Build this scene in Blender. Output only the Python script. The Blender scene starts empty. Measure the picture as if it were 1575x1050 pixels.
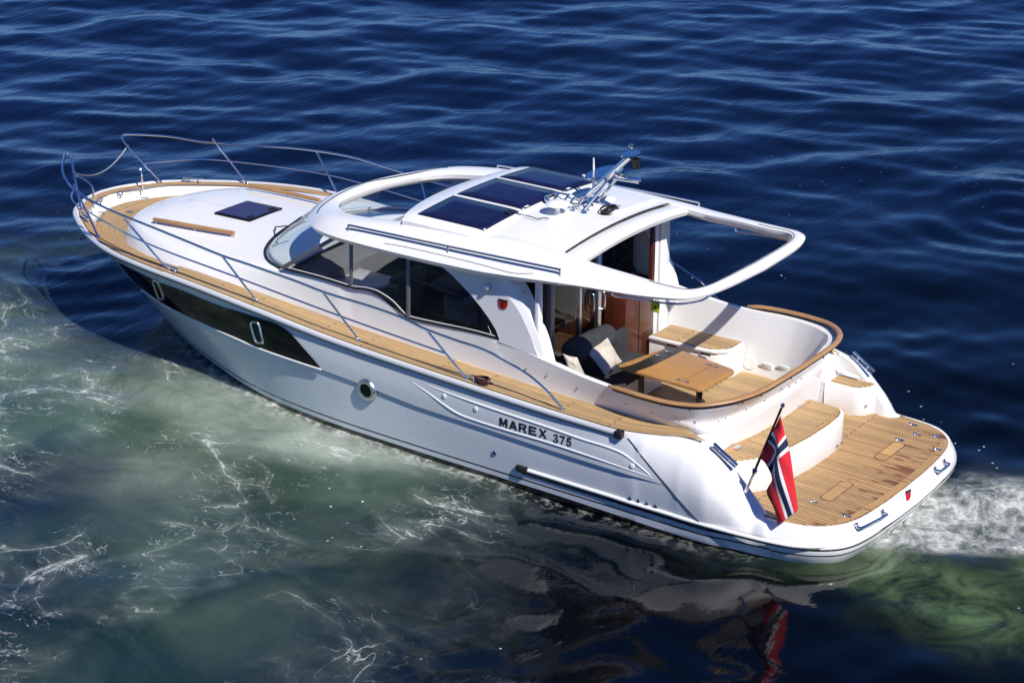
import bpy, bmesh, math, random
import numpy as np
from mathutils import Vector, Matrix
from mathutils.bvhtree import BVHTree
random.seed(7); rng = np.random.default_rng(11)
scene = bpy.context.scene
R_ = math.radians

# ------------------------------------------------------------------ camera
CAM = Vector((-8.33677, 18.59986, 10.05107)); AZ, PIT, ROL, FPX = -0.9411423, 0.3810597, -0.0003121, 3173.898
Fw = Vector((math.cos(PIT)*math.cos(AZ), math.cos(PIT)*math.sin(AZ), -math.sin(PIT)))
Rt = Fw.cross(Vector((0, 0, 1))).normalized(); Up = Rt.cross(Fw)
Rt, Up = Rt*math.cos(ROL)+Up*math.sin(ROL), -Rt*math.sin(ROL)+Up*math.cos(ROL)
cd = bpy.data.cameras.new('camera'); cam = bpy.data.objects.new('camera', cd); scene.collection.objects.link(cam)
cd.sensor_width = 36; cd.lens = FPX/1575*36; cd.clip_end = 20000; cd.clip_start = 0.1
m3 = Matrix((Rt, Up, -Fw)).transposed()
cam.matrix_world = Matrix.Translation(CAM) @ m3.to_4x4()
scene.camera = cam

# ------------------------------------------------------------------ light
SUN = Vector((-0.88, 0.34, 1.0)).normalized()          # towards the sun
sun_el = math.asin(SUN.z); sun_rot = math.atan2(SUN.x, SUN.y)
w = bpy.data.worlds.new('World'); scene.world = w; w.use_nodes = True
nt = w.node_tree; nt.nodes.clear()
sky = nt.nodes.new('ShaderNodeTexSky'); sky.sky_type = 'NISHITA'; sky.sun_disc = False
sky.sun_elevation = sun_el; sky.sun_rotation = sun_rot; sky.altitude = 1500; sky.air_density = 1.0; sky.dust_density = 0.0; sky.ozone_density = 3.0
bg = nt.nodes.new('ShaderNodeBackground'); bg.inputs['Strength'].default_value = 0.075
hs = nt.nodes.new('ShaderNodeHueSaturation'); hs.inputs['Saturation'].default_value = 1.12; hs.inputs['Value'].default_value = .95
tint = nt.nodes.new('ShaderNodeMix'); tint.data_type = 'RGBA'; tint.blend_type = 'MULTIPLY'; tint.inputs['Factor'].default_value = 1; tint.inputs[7].default_value = (.52, .75, 1.25, 1)
wo = nt.nodes.new('ShaderNodeOutputWorld')
nt.links.new(sky.outputs[0], hs.inputs['Color']); nt.links.new(hs.outputs[0], tint.inputs[6]); nt.links.new(tint.outputs[2], bg.inputs[0]); nt.links.new(bg.outputs[0], wo.inputs[0])
sd = bpy.data.lights.new('sun', 'SUN'); sd.energy = 5.0; sd.angle = R_(0.5); sd.color = (1.0, 0.955, 0.89)
so = bpy.data.objects.new('sun', sd); scene.collection.objects.link(so)
so.rotation_euler = SUN.to_track_quat('Z', 'Y').to_euler(); so.location = (0, 0, 30)
scene.view_settings.view_transform = 'Standard'; scene.view_settings.look = 'None'
scene.view_settings.exposure = 0.22; scene.view_settings.gamma = 1.0
scene.view_settings.use_curve_mapping = False
scene.render.engine = 'CYCLES'
scene.cycles.max_bounces = 8; scene.cycles.transparent_max_bounces = 12
scene.cycles.caustics_reflective = False; scene.cycles.caustics_refractive = False

# ------------------------------------------------------------------ measuring helpers (picks on real planes)
def ray(p): return Fw + Rt*((p[0]-787.5)/FPX) + Up*((525-p[1])/FPX)
def at(p, x=None, y=None, z=None):
    r = ray(p)
    t = (z-CAM.z)/r.z if z is not None else ((y-CAM.y)/r.y if y is not None else (x-CAM.x)/r.x)
    return CAM + r*t
def crop(x0, y0, s, pts): return [(x0+p[0]/s, y0+p[1]/s) for p in pts]
c1 = lambda *P: crop(80, 180, 3.5, P)
c2 = lambda *P: crop(380, 220, 3.5, P)
c3 = lambda *P: crop(620, 220, 3.5, P)
c4 = lambda *P: crop(820, 280, 2.8, P)
c5 = lambda *P: crop(1060, 480, 2.624, P)
c6 = lambda *P: crop(640, 560, 3.424, P)
c7 = lambda *P: crop(120, 360, 3.029, P)
c8 = lambda *P: crop(820, 420, 4.375, P)
def V(*a): return Vector(a)
def cr(pts, n=8):
    """Catmull-Rom through points (any dimension), n samples a segment"""
    P = np.array([list(p) for p in pts], float)
    if len(P) < 3: 
        return np.array([P[0]+(P[1]-P[0])*t for t in np.linspace(0, 1, n+1)])
    A = np.vstack([2*P[0]-P[1], P, 2*P[-1]-P[-2]]); out = []
    for i in range(1, len(A)-2):
        for t in np.linspace(0, 1, n, endpoint=False):
            p0, p1, p2, p3 = A[i-1:i+3]
            out.append(.5*(2*p1+(p2-p0)*t+(2*p0-5*p1+4*p2-p3)*t*t+(3*p1-p0-3*p2+p3)*t**3))
    out.append(P[-1]); return np.array(out)
def interp(x, tab):
    t = sorted(tab); return float(np.interp(x, [a[0] for a in t], [a[1] for a in t]))

# ------------------------------------------------------------------ materials
def new_mat(name):
    m = bpy.data.materials.new(name); m.use_nodes = True
    return m, m.node_tree, m.node_tree.nodes['Principled BSDF']
def mat(name, col, rough=.5, metal=0, bump=0, bscale=40, var=0, vscale=6, coat=0, spec=.5):
    m, t, b = new_mat(name); b.inputs['Base Color'].default_value = (*col, 1)
    b.inputs['Roughness'].default_value = rough; b.inputs['Metallic'].default_value = metal
    b.inputs['Coat Weight'].default_value = coat; b.inputs['Specular IOR Level'].default_value = spec
    tc = t.nodes.new('ShaderNodeTexCoord')
    if var:
        n = t.nodes.new('ShaderNodeTexNoise'); n.inputs['Scale'].default_value = vscale; n.inputs['Detail'].default_value = 5
        t.links.new(tc.outputs['Object'], n.inputs['Vector'])
        r = t.nodes.new('ShaderNodeValToRGB'); r.color_ramp.elements[0].position = .3; r.color_ramp.elements[1].position = .7
        r.color_ramp.elements[0].color = (*[c*(1-var) for c in col], 1); r.color_ramp.elements[1].color = (*[min(1, c*(1+var)) for c in col], 1)
        t.links.new(n.outputs['Fac'], r.inputs[0]); t.links.new(r.outputs[0], b.inputs['Base Color'])
    if bump:
        n = t.nodes.new('ShaderNodeTexNoise'); n.inputs['Scale'].default_value = bscale; n.inputs['Detail'].default_value = 4
        t.links.new(tc.outputs['Object'], n.inputs['Vector'])
        bp = t.nodes.new('ShaderNodeBump'); bp.inputs['Strength'].default_value = bump; bp.inputs['Distance'].default_value = .02
        t.links.new(n.outputs['Fac'], bp.inputs['Height']); t.links.new(bp.outputs[0], b.inputs['Normal'])
    return m
M = {}
M['white'] = mat('white_gelcoat', (.80, .80, .79), .22, var=.015, vscale=2, bump=.02, bscale=9, coat=.3)
M['cream'] = mat('cream_gelcoat', (.76, .75, .72), .35, var=.02)
M['nonskid'] = mat('white_nonskid', (.78, .78, .77), .5, bump=.08, bscale=300)
M['steel'] = mat('polished_steel', (.72, .73, .75), .12, 1)
M['alu'] = mat('brushed_aluminium', (.70, .71, .73), .28, 1)
M['railmetal'] = mat('pale_anodised_rail', (.74, .75, .77), .3, .35)
M['alugrey'] = mat('grey_aluminium_frame', (.20, .21, .225), .35, .4)
M['black'] = mat('black_rubber', (.012, .012, .013), .45)
M['gloss_black'] = mat('black_gloss_glass', (.005, .005, .006), .07, var=.3, vscale=3, spec=.28)
M['fabric'] = mat('charcoal_fabric', (.030, .033, .038), .95, bump=.5, bscale=180, var=.25, vscale=9)
M['grey_fabric'] = mat('grey_fabric', (.16, .165, .17), .9, bump=.3, bscale=160, var=.12)
M['linen'] = mat('beige_linen', (.56, .50, .42), .95, bump=.5, bscale=220, var=.12, vscale=30)
M['dash'] = mat('grey_vinyl', (.22, .225, .23), .6, bump=.1, bscale=200)
M['red'] = mat('red_cloth', (.66, .016, .03), .8, bump=.15, bscale=250)
M['navy'] = mat('navy_cloth', (.008, .010, .045), .8, bump=.15, bscale=250)
M['whitecloth'] = mat('white_cloth', (.72, .72, .74), .8, bump=.15, bscale=250)
M['yellow'] = mat('yellow_tag', (.62, .62, .01), .5)
M['rope'] = mat('dark_red_rope', (.05, .006, .008), .9, bump=.6, bscale=150, var=.8, vscale=60)
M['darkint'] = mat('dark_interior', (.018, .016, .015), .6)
M['greylining'] = mat('grey_lining', (.20, .20, .195), .8)
M['emb_red'] = mat('badge_red', (.45, .01, .012), .3)
M['emb_dark'] = mat('badge_dark', (.02, .018, .02), .3)
M['emb_gold'] = mat('badge_gold', (.10, .05, .02), .35, .5)
M['greymark'] = mat('grey_marking', (.35, .36, .37), .5)

def stripes_wood(name, c1_, c2_, grain, rough=.45, stain=0, obj_scale=(1, 1, 1), coat=0):
    m, t, b = new_mat(name); N = t.nodes; L = t.links
    tc = N.new('ShaderNodeTexCoord'); mp = N.new('ShaderNodeMapping'); mp.inputs['Scale'].default_value = grain
    L.new(tc.outputs['UV'], mp.inputs[0])
    n = N.new('ShaderNodeTexNoise'); n.inputs['Scale'].default_value = 1; n.inputs['Detail'].default_value = 8; n.inputs['Roughness'].default_value = .65
    L.new(mp.outputs[0], n.inputs['Vector'])
    r = N.new('ShaderNodeValToRGB'); r.color_ramp.elements[0].position = .28; r.color_ramp.elements[1].position = .75
    r.color_ramp.elements[0].color = (*c1_, 1); r.color_ramp.elements[1].color = (*c2_, 1)
    L.new(n.outputs['Fac'], r.inputs[0]); L.new(r.outputs[0], b.inputs['Base Color'])
    b.inputs['Roughness'].default_value = rough; b.inputs['Coat Weight'].default_value = coat
    return m, t, b, tc, r
def teak(name, pitch=.052, length=1.7, caulk=.0055, stain=False, tint=(1, 1, 1)):
    m, t, b, tc, r = stripes_wood(name, tuple(a*b_ for a, b_ in zip((.40, .25, .118), tint)), tuple(a*b_ for a, b_ in zip((.62, .44, .22), tint)), (5, 60, 1), .55)
    N, L = t.nodes, t.links
    bk = N.new('ShaderNodeTexBrick'); bk.offset = .37; bk.inputs['Scale'].default_value = 1
    bk.inputs['Brick Width'].default_value = length; bk.inputs['Row Height'].default_value = pitch; bk.inputs['Mortar Size'].default_value = caulk
    bk.inputs['Color1'].default_value = (.80, .80, .80, 1); bk.inputs['Color2'].default_value = (1.12, 1.08, 1.02, 1); bk.inputs['Mortar'].default_value = (.07, .065, .06, 1)
    bk.inputs['Mortar Smooth'].default_value = .2; bk.inputs['Bias'].default_value = 0
    L.new(tc.outputs['UV'], bk.inputs['Vector'])
    mx = N.new('ShaderNodeMix'); mx.data_type = 'RGBA'; mx.blend_type = 'MULTIPLY'; mx.inputs['Factor'].default_value = 1
    L.new(r.outputs[0], mx.inputs[6]); L.new(bk.outputs['Color'], mx.inputs[7]); last = mx.outputs[2]
    if stain:   # wet reddish water marks towards the aft edge of the platform
        sp = N.new('ShaderNodeSeparateXYZ'); L.new(tc.outputs['Object'], sp.inputs[0])
        mp = N.new('ShaderNodeMapping'); mp.inputs['Scale'].default_value = (2.0, 9, 1); L.new(tc.outputs['Object'], mp.inputs[0])
        n2 = N.new('ShaderNodeTexNoise'); n2.inputs['Scale'].default_value = 1.3; n2.inputs['Detail'].default_value = 5; L.new(mp.outputs[0], n2.inputs['Vector'])
        mr = N.new('ShaderNodeMapRange'); mr.inputs['From Min'].default_value = .75; mr.inputs['From Max'].default_value = .0; mr.inputs['To Min'].default_value = -.13; mr.inputs['To Max'].default_value = .085
        L.new(sp.outputs[0], mr.inputs['Value'])
        ad = N.new('ShaderNodeMath'); ad.operation = 'ADD'; L.new(n2.outputs['Fac'], ad.inputs[0]); L.new(mr.outputs[0], ad.inputs[1])
        st = N.new('ShaderNodeMapRange'); st.inputs['From Min'].default_value = .56; st.inputs['From Max'].default_value = .66; L.new(ad.outputs[0], st.inputs['Value'])
        m2 = N.new('ShaderNodeMix'); m2.data_type = 'RGBA'; m2.blend_type = 'MULTIPLY'; L.new(st.outputs[0], m2.inputs['Factor'])
        L.new(last, m2.inputs[6]); m2.inputs[7].default_value = (.52, .36, .26, 1); last = m2.outputs[2]
        rr = N.new('ShaderNodeMapRange'); rr.inputs['To Min'].default_value = .55; rr.inputs['To Max'].default_value = .25; L.new(st.outputs[0], rr.inputs['Value']); L.new(rr.outputs[0], b.inputs['Roughness'])
    L.new(last, b.inputs['Base Color'])
    bp = N.new('ShaderNodeBump'); bp.inputs['Strength'].default_value = .3; bp.inputs['Distance'].default_value = .003
    L.new(bk.outputs['Fac'], bp.inputs['Height']); bp.invert = True; L.new(bp.outputs[0], b.inputs['Normal'])
    return m
M['teak'] = teak('caulked_teak')
M['teak_plat'] = teak('caulked_teak_wet', stain=True, tint=(.93, .86, .8))
M['teak_edge'] = teak('teak_margin', pitch=.5, length=2.2, tint=(.95, .86, .75))
M['oak'] = stripes_wood('varnished_teak', (.32, .155, .045), (.52, .285, .10), (2.2, 34, 1), .4, coat=.1)[0]
M['railwood'] = stripes_wood('teak_rail', (.30, .155, .065), (.47, .265, .115), (2.5, 30, 1), .4)[0]
M['mahogany'] = stripes_wood('mahogany', (.045, .011, .006), (.11, .028, .012), (18, 1.6, 1), .3, coat=.3)[0]
M['darkwood'] = stripes_wood('dark_table_wood', (.05, .028, .016), (.10, .055, .03), (2, 22, 1), .35)[0]

_a, _b = at(c6((1112, 380))[0], y=1.80), at(c6((1495, 838))[0], y=1.84)
SEAM = (_a.x-(_a.x-_b.x)/(_a.z-_b.z)*_a.z, (_a.x-_b.x)/(_a.z-_b.z))     # x = SEAM[0]+SEAM[1]*z
def hull_mat():
    m, t, b = new_mat('hull_paint'); N, L = t.nodes, t.links
    b.inputs['Roughness'].default_value = .2; b.inputs['Coat Weight'].default_value = .4
    tc = N.new('ShaderNodeTexCoord'); sp = N.new('ShaderNodeSeparateXYZ'); L.new(tc.outputs['Object'], sp.inputs[0])
    def band(lo, hi, sock=2):
        a = N.new('ShaderNodeMath'); a.operation = 'GREATER_THAN'; L.new(sp.outputs[sock], a.inputs[0]); a.inputs[1].default_value = lo
        c = N.new('ShaderNodeMath'); c.operation = 'LESS_THAN'; L.new(sp.outputs[sock], c.inputs[0]); c.inputs[1].default_value = hi
        d = N.new('ShaderNodeMath'); d.operation = 'MULTIPLY'; L.new(a.outputs[0], d.inputs[0]); L.new(c.outputs[0], d.inputs[1]); return d.outputs[0]
    def add(a, c):
        d = N.new('ShaderNodeMath'); d.operation = 'MAXIMUM'; L.new(a, d.inputs[0]); L.new(c, d.inputs[1]); return d.outputs[0]
    def mul(a, c):
        d = N.new('ShaderNodeMath'); d.operation = 'MULTIPLY'; L.new(a, d.inputs[0]); L.new(c, d.inputs[1]); return d.outputs[0]
    bt = N.new('ShaderNodeMath'); bt.operation = 'MULTIPLY_ADD'; L.new(sp.outputs[0], bt.inputs[0]); bt.inputs[1].default_value = .02; bt.inputs[2].default_value = -.008
    bm_ = N.new('ShaderNodeMath'); bm_.operation = 'MINIMUM'; L.new(bt.outputs[0], bm_.inputs[0]); bm_.inputs[1].default_value = .058
    lt = N.new('ShaderNodeMath'); lt.operation = 'LESS_THAN'; L.new(sp.outputs[2], lt.inputs[0]); L.new(bm_.outputs[0], lt.inputs[1])
    fac = add(lt.outputs[0], band(.115, .135))
    fac = add(fac, mul(band(.19, .212), band(-1, 3.75, 0)))  # aft stripe, partly the lower rub rail's shadow put into the paint
    n = N.new('ShaderNodeTexNoise'); n.inputs['Scale'].default_value = 160; n.inputs['Detail'].default_value = 3; L.new(tc.outputs['Object'], n.inputs['Vector'])
    r = N.new('ShaderNodeValToRGB'); r.color_ramp.elements[0].color = (.53, .57, .61, 1); r.color_ramp.elements[1].color = (.67, .70, .725, 1)
    r.color_ramp.elements[0].position = .35; r.color_ramp.elements[1].position = .65
    L.new(n.outputs['Fac'], r.inputs[0])
    # silver paint stops at the moulded seam of the white aft quarter
    zz = N.new('ShaderNodeMath'); zz.operation = 'MULTIPLY_ADD'; L.new(sp.outputs[2], zz.inputs[0]); zz.inputs[1].default_value = -SEAM[1]; zz.inputs[2].default_value = -SEAM[0]
    xx = N.new('ShaderNodeMath'); xx.operation = 'ADD'; L.new(sp.outputs[0], xx.inputs[0]); L.new(zz.outputs[0], xx.inputs[1])
    gt = N.new('ShaderNodeMath'); gt.operation = 'GREATER_THAN'; L.new(xx.outputs[0], gt.inputs[0]); gt.inputs[1].default_value = 0
    pm = N.new('ShaderNodeMix'); pm.data_type = 'RGBA'; L.new(gt.outputs[0], pm.inputs['Factor']); pm.inputs[6].default_value = (.80, .80, .795, 1); L.new(r.outputs[0], pm.inputs[7])
    mx = N.new('ShaderNodeMix'); mx.data_type = 'RGBA'; L.new(fac, mx.inputs['Factor']); L.new(pm.outputs[2], mx.inputs[6]); mx.inputs[7].default_value = (.008, .008, .01, 1)
    L.new(mx.outputs[2], b.inputs['Base Color'])
    return m
M['hull'] = hull_mat()

def glass(name, tint, fac=.0, rough=.0):
    m, t, b = new_mat(name); N, L = t.nodes, t.links; N.remove(b)
    tr = N.new('ShaderNodeBsdfTransparent'); tr.inputs[0].default_value = (*tint, 1)
    gl = N.new('ShaderNodeBsdfGlossy'); gl.inputs['Roughness'].default_value = rough
    lw = N.new('ShaderNodeLayerWeight'); lw.inputs['Blend'].default_value = .5
    pw = N.new('ShaderNodeMath'); pw.operation = 'POWER'; L.new(lw.outputs['Facing'], pw.inputs[0]); pw.inputs[1].default_value = 4.5
    ma = N.new('ShaderNodeMath'); ma.operation = 'MULTIPLY_ADD'; L.new(pw.outputs[0], ma.inputs[0]); ma.inputs[1].default_value = .94; ma.inputs[2].default_value = .045
    mx = N.new('ShaderNodeMixShader'); L.new(ma.outputs[0], mx.inputs[0]); L.new(tr.outputs[0], mx.inputs[1]); L.new(gl.outputs[0], mx.inputs[2])
    L.new(mx.outputs[0], N['Material Output'].inputs[0]); return m
M['glass_dark'] = glass('tinted_glass', (.50, .52, .54))
M['glass_clear'] = glass('clear_glass', (.86, .91, .91))
M['glass_door'] = glass('door_glass', (.62, .64, .64))

def solar_mat():
    m, t, b = new_mat('solar_cells'); N, L = t.nodes, t.links
    tc = N.new('ShaderNodeTexCoord')
    bk = N.new('ShaderNodeTexBrick'); bk.offset = 0; bk.inputs['Scale'].default_value = 1; bk.inputs['Brick Width'].default_value = .155; bk.inputs['Row Height'].default_value = .155
    bk.inputs['Mortar Size'].default_value = .0025; bk.inputs['Color1'].default_value = (.006, .009, .040, 1); bk.inputs['Color2'].default_value = (.010, .013, .055, 1); bk.inputs['Mortar'].default_value = (.02, .025, .07, 1)
    L.new(tc.outputs['UV'], bk.inputs['Vector'])
    n = N.new('ShaderNodeTexVoronoi'); n.inputs['Scale'].default_value = 9; L.new(tc.outputs['UV'], n.inputs['Vector'])
    n3 = N.new('ShaderNodeTexNoise'); n3.inputs['Scale'].default_value = 14; L.new(tc.outputs['UV'], n3.inputs['Vector'])
    r = N.new('ShaderNodeMapRange'); r.inputs['From Min'].default_value = .16; r.inputs['From Max'].default_value = .1; r.inputs['To Max'].default_value = .5; L.new(n.outputs['Distance'], r.inputs['Value'])
    q = N.new('ShaderNodeMath'); q.operation = 'MULTIPLY'; L.new(r.outputs[0], q.inputs[0]); L.new(n3.outputs['Fac'], q.inputs[1])
    mx = N.new('ShaderNodeMix'); mx.data_type = 'RGBA'; L.new(q.outputs[0], mx.inputs['Factor']); L.new(bk.outputs['Color'], mx.inputs[6]); mx.inputs[7].default_value = (.003, .003, .012, 1)
    L.new(mx.outputs[2], b.inputs['Base Color']); b.inputs['Roughness'].default_value = .2; b.inputs['Specular IOR Level'].default_value = .25
    return m
M['solar'] = solar_mat()

# ------------------------------------------------------------------ object helpers
def link(o, parent=None):
    scene.collection.objects.link(o)
    if parent is not None: o.parent = parent
    return o
def tag(o, label=None, cat=None, group=None, kind=None):
    for k, v in (('label', label), ('category', cat), ('group', group), ('kind', kind)):
        if v: o[k] = v
    return o
def empty(name, loc, label, cat, group=None):
    o = bpy.data.objects.new(name, None); o.location = loc; o.empty_display_size = .2
    return tag(link(o), label, cat, group)
class MB:
    """collects shapes for one mesh object"""
    def __init__(s): s.v = []; s.f = []; s.uv = {}; s.mi = []
    def add(s, vs, fs, uv=None, mi=0):
        o = len(s.v); s.v += [Vector(v) for v in vs]
        for f in fs: s.f.append([i+o for i in f]); s.mi.append(mi)
        if uv is not None:
            for i, u in enumerate(uv): s.uv[o+i] = u
        return s
    def grid(s, rows, uv=None, closed=False, mi=0, flip=False):
        """rows: list of lists of points"""
        n, m = len(rows), len(rows[0]); vs = [Vector(p) for r in rows for p in r]; fs = []
        for i in range(n-1):
            for j in range(m if closed else m-1):
                k = (j+1) % m; q = [i*m+j, (i+1)*m+j, (i+1)*m+k, i*m+k]; fs.append(q[::-1] if flip else q)
        return s.add(vs, fs, [u for r in uv for u in r] if uv else None, mi)
    def sgrid(s, rows, uv=None, mi=0):
        s.grid(rows, uv, mi=mi); return s.grid([[Vector((p[0], -p[1], p[2])) for p in r] for r in rows], uv, mi=mi, flip=True)
    def box(s, c, size, rot=None, bev=.0, seg=2, mi=0):
        b = bmesh.new(); bmesh.ops.create_cube(b, size=1)
        for v in b.verts: v.co = Vector((v.co.x*size[0], v.co.y*size[1], v.co.z*size[2]))
        if bev: bmesh.ops.bevel(b, geom=b.edges[:], offset=bev, segments=seg, affect='EDGES', profile=.5)
        mt = (rot.to_4x4() if rot else Matrix()); 
        s.bm(b, Matrix.Translation(Vector(c)) @ mt, mi); return s
    def bm(s, b, mt=None, mi=0):
        b.verts.index_update(); vs = [(mt @ v.co) if mt else v.co.copy() for v in b.verts]
        s.add(vs, [[v.index for v in f.verts] for f in b.faces], None, mi); b.free(); return s
    def tube(s, pts, r, n=8, caps=True, smooth=0, mi=0, closed=False):
        P = [Vector(p) for p in (cr(pts, smooth) if smooth else pts)]
        if len(P) < 2: return s
        rs = r if hasattr(r, '__len__') else [r]*len(P)
        if len(rs) != len(P): rs = list(np.interp(np.linspace(0, 1, len(P)), np.linspace(0, 1, len(rs)), rs))
        t0 = (P[1]-P[0]).normalized(); a = t0.orthogonal().normalized(); rows = []; uv = []; d = 0
        for i, p in enumerate(P):
            if closed: t = (P[(i+1) % len(P)]-P[i-1]).normalized()
            else: t = ((P[min(i+1, len(P)-1)]-P[max(i-1, 0)])).normalized()
            a = (a - t*a.dot(t)); a = a.normalized() if a.length > 1e-6 else t.orthogonal().normalized(); b = t.cross(a)
            if i: d += (P[i]-P[i-1]).length
            rows.append([p + (a*math.cos(2*math.pi*k/n)+b*math.sin(2*math.pi*k/n))*rs[i] for k in range(n)]); uv.append([(d, .06*abs(k-n/2)/n) for k in range(n)])
        if closed: rows.append(rows[0]); uv.append(uv[0])
        o = len(s.v); s.grid(rows, uv, closed=True, mi=mi)
        if caps and not closed:
            s.f.append([o+k for k in range(n)][::-1]); s.mi.append(mi); e = o+(len(P)-1)*n; s.f.append([e+k for k in range(n)]); s.mi.append(mi)
        return s
    def prism(s, poly, ext, mi=0, uv=False, bev=0):
        """poly: 3D outline, ext: vector"""
        poly = [Vector(p) for p in poly]; ext = Vector(ext); n = len(poly)
        b = bmesh.new(); a = [b.verts.new(p) for p in poly]; c = [b.verts.new(p+ext) for p in poly]
        b.faces.new(a); b.faces.new(c[::-1])
        for i in range(n): b.faces.new((a[i], c[i], c[(i+1) % n], a[(i+1) % n]))
        bmesh.ops.recalc_face_normals(b, faces=b.faces[:])
        if bev:
            es = [e for e in b.edges if len(e.link_faces) == 2 and e.calc_face_angle(0) > .6 and any(len(f.verts) > 4 or n <= 4 for f in e.link_faces)]
            bmesh.ops.bevel(b, geom=es, offset=bev, segments=2, affect='EDGES', profile=.5)
        bmesh.ops.triangulate(b, faces=[f for f in b.faces if len(f.verts) > 4])
        return s.bm(b, None, mi)
    def lathe(s, c, prof, n=24, axis=(0, 0, 1), mi=0):
        q = Vector((0, 0, 1)).rotation_difference(Vector(axis)); c = Vector(c)
        rows = [[c + q @ Vector((r*math.cos(2*math.pi*k/n), r*math.sin(2*math.pi*k/n), z)) for k in range(n)] for r, z in prof]
        return s.grid(rows, closed=True, mi=mi)
    def build(s, name, mats, parent=None, smooth=35, bevel=0, merge=.0004):
        me = bpy.data.meshes.new(name); me.from_pydata([tuple(v) for v in s.v], [], s.f)
        mats = mats if isinstance(mats, (list, tuple)) else [mats]
        for q in mats: me.materials.append(q)
        me.polygons.foreach_set('material_index', s.mi)
        ul = me.uv_layers.new(name='UVMap')
        li = np.empty(len(me.loops), int); me.loops.foreach_get('vertex_index', li)
        U = np.zeros((len(s.v), 2))
        for i, v in enumerate(s.v): U[i] = s.uv.get(i, (v.x, v.y))
        ul.data.foreach_set('uv', U[li].ravel())
        if merge:
            b = bmesh.new(); b.from_mesh(me); bmesh.ops.remove_doubles(b, verts=b.verts, dist=merge)
            bmesh.ops.dissolve_degenerate(b, edges=b.edges, dist=1e-5)
            bmesh.ops.recalc_face_normals(b, faces=b.faces[:]); b.to_mesh(me); b.free()
        me.polygons.foreach_set('use_smooth', [True]*len(me.polygons))
        me.set_sharp_from_angle(angle=R_(smooth)); me.update()
        o = bpy.data.objects.new(name, me); link(o, parent)
        if bevel:
            md = o.modifiers.new('Bevel', 'BEVEL'); md.width = bevel; md.segments = 2; md.limit_method = 'ANGLE'; md.angle_limit = R_(40)
        return o
def mir(p): return Vector((p[0], -p[1], p[2]))
def bvh_of(o):
    me = o.data; return BVHTree.FromPolygons([v.co.copy() for v in me.vertices], [tuple(p.vertices) for p in me.polygons])
def hit(bv, p, off=0):
    h = bv.ray_cast(CAM, ray(p).normalized())
    if h[0] is None: return None, None
    n = h[1] if h[1].dot(ray(p)) < 0 else -h[1]
    return h[0]+n*off, n

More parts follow.
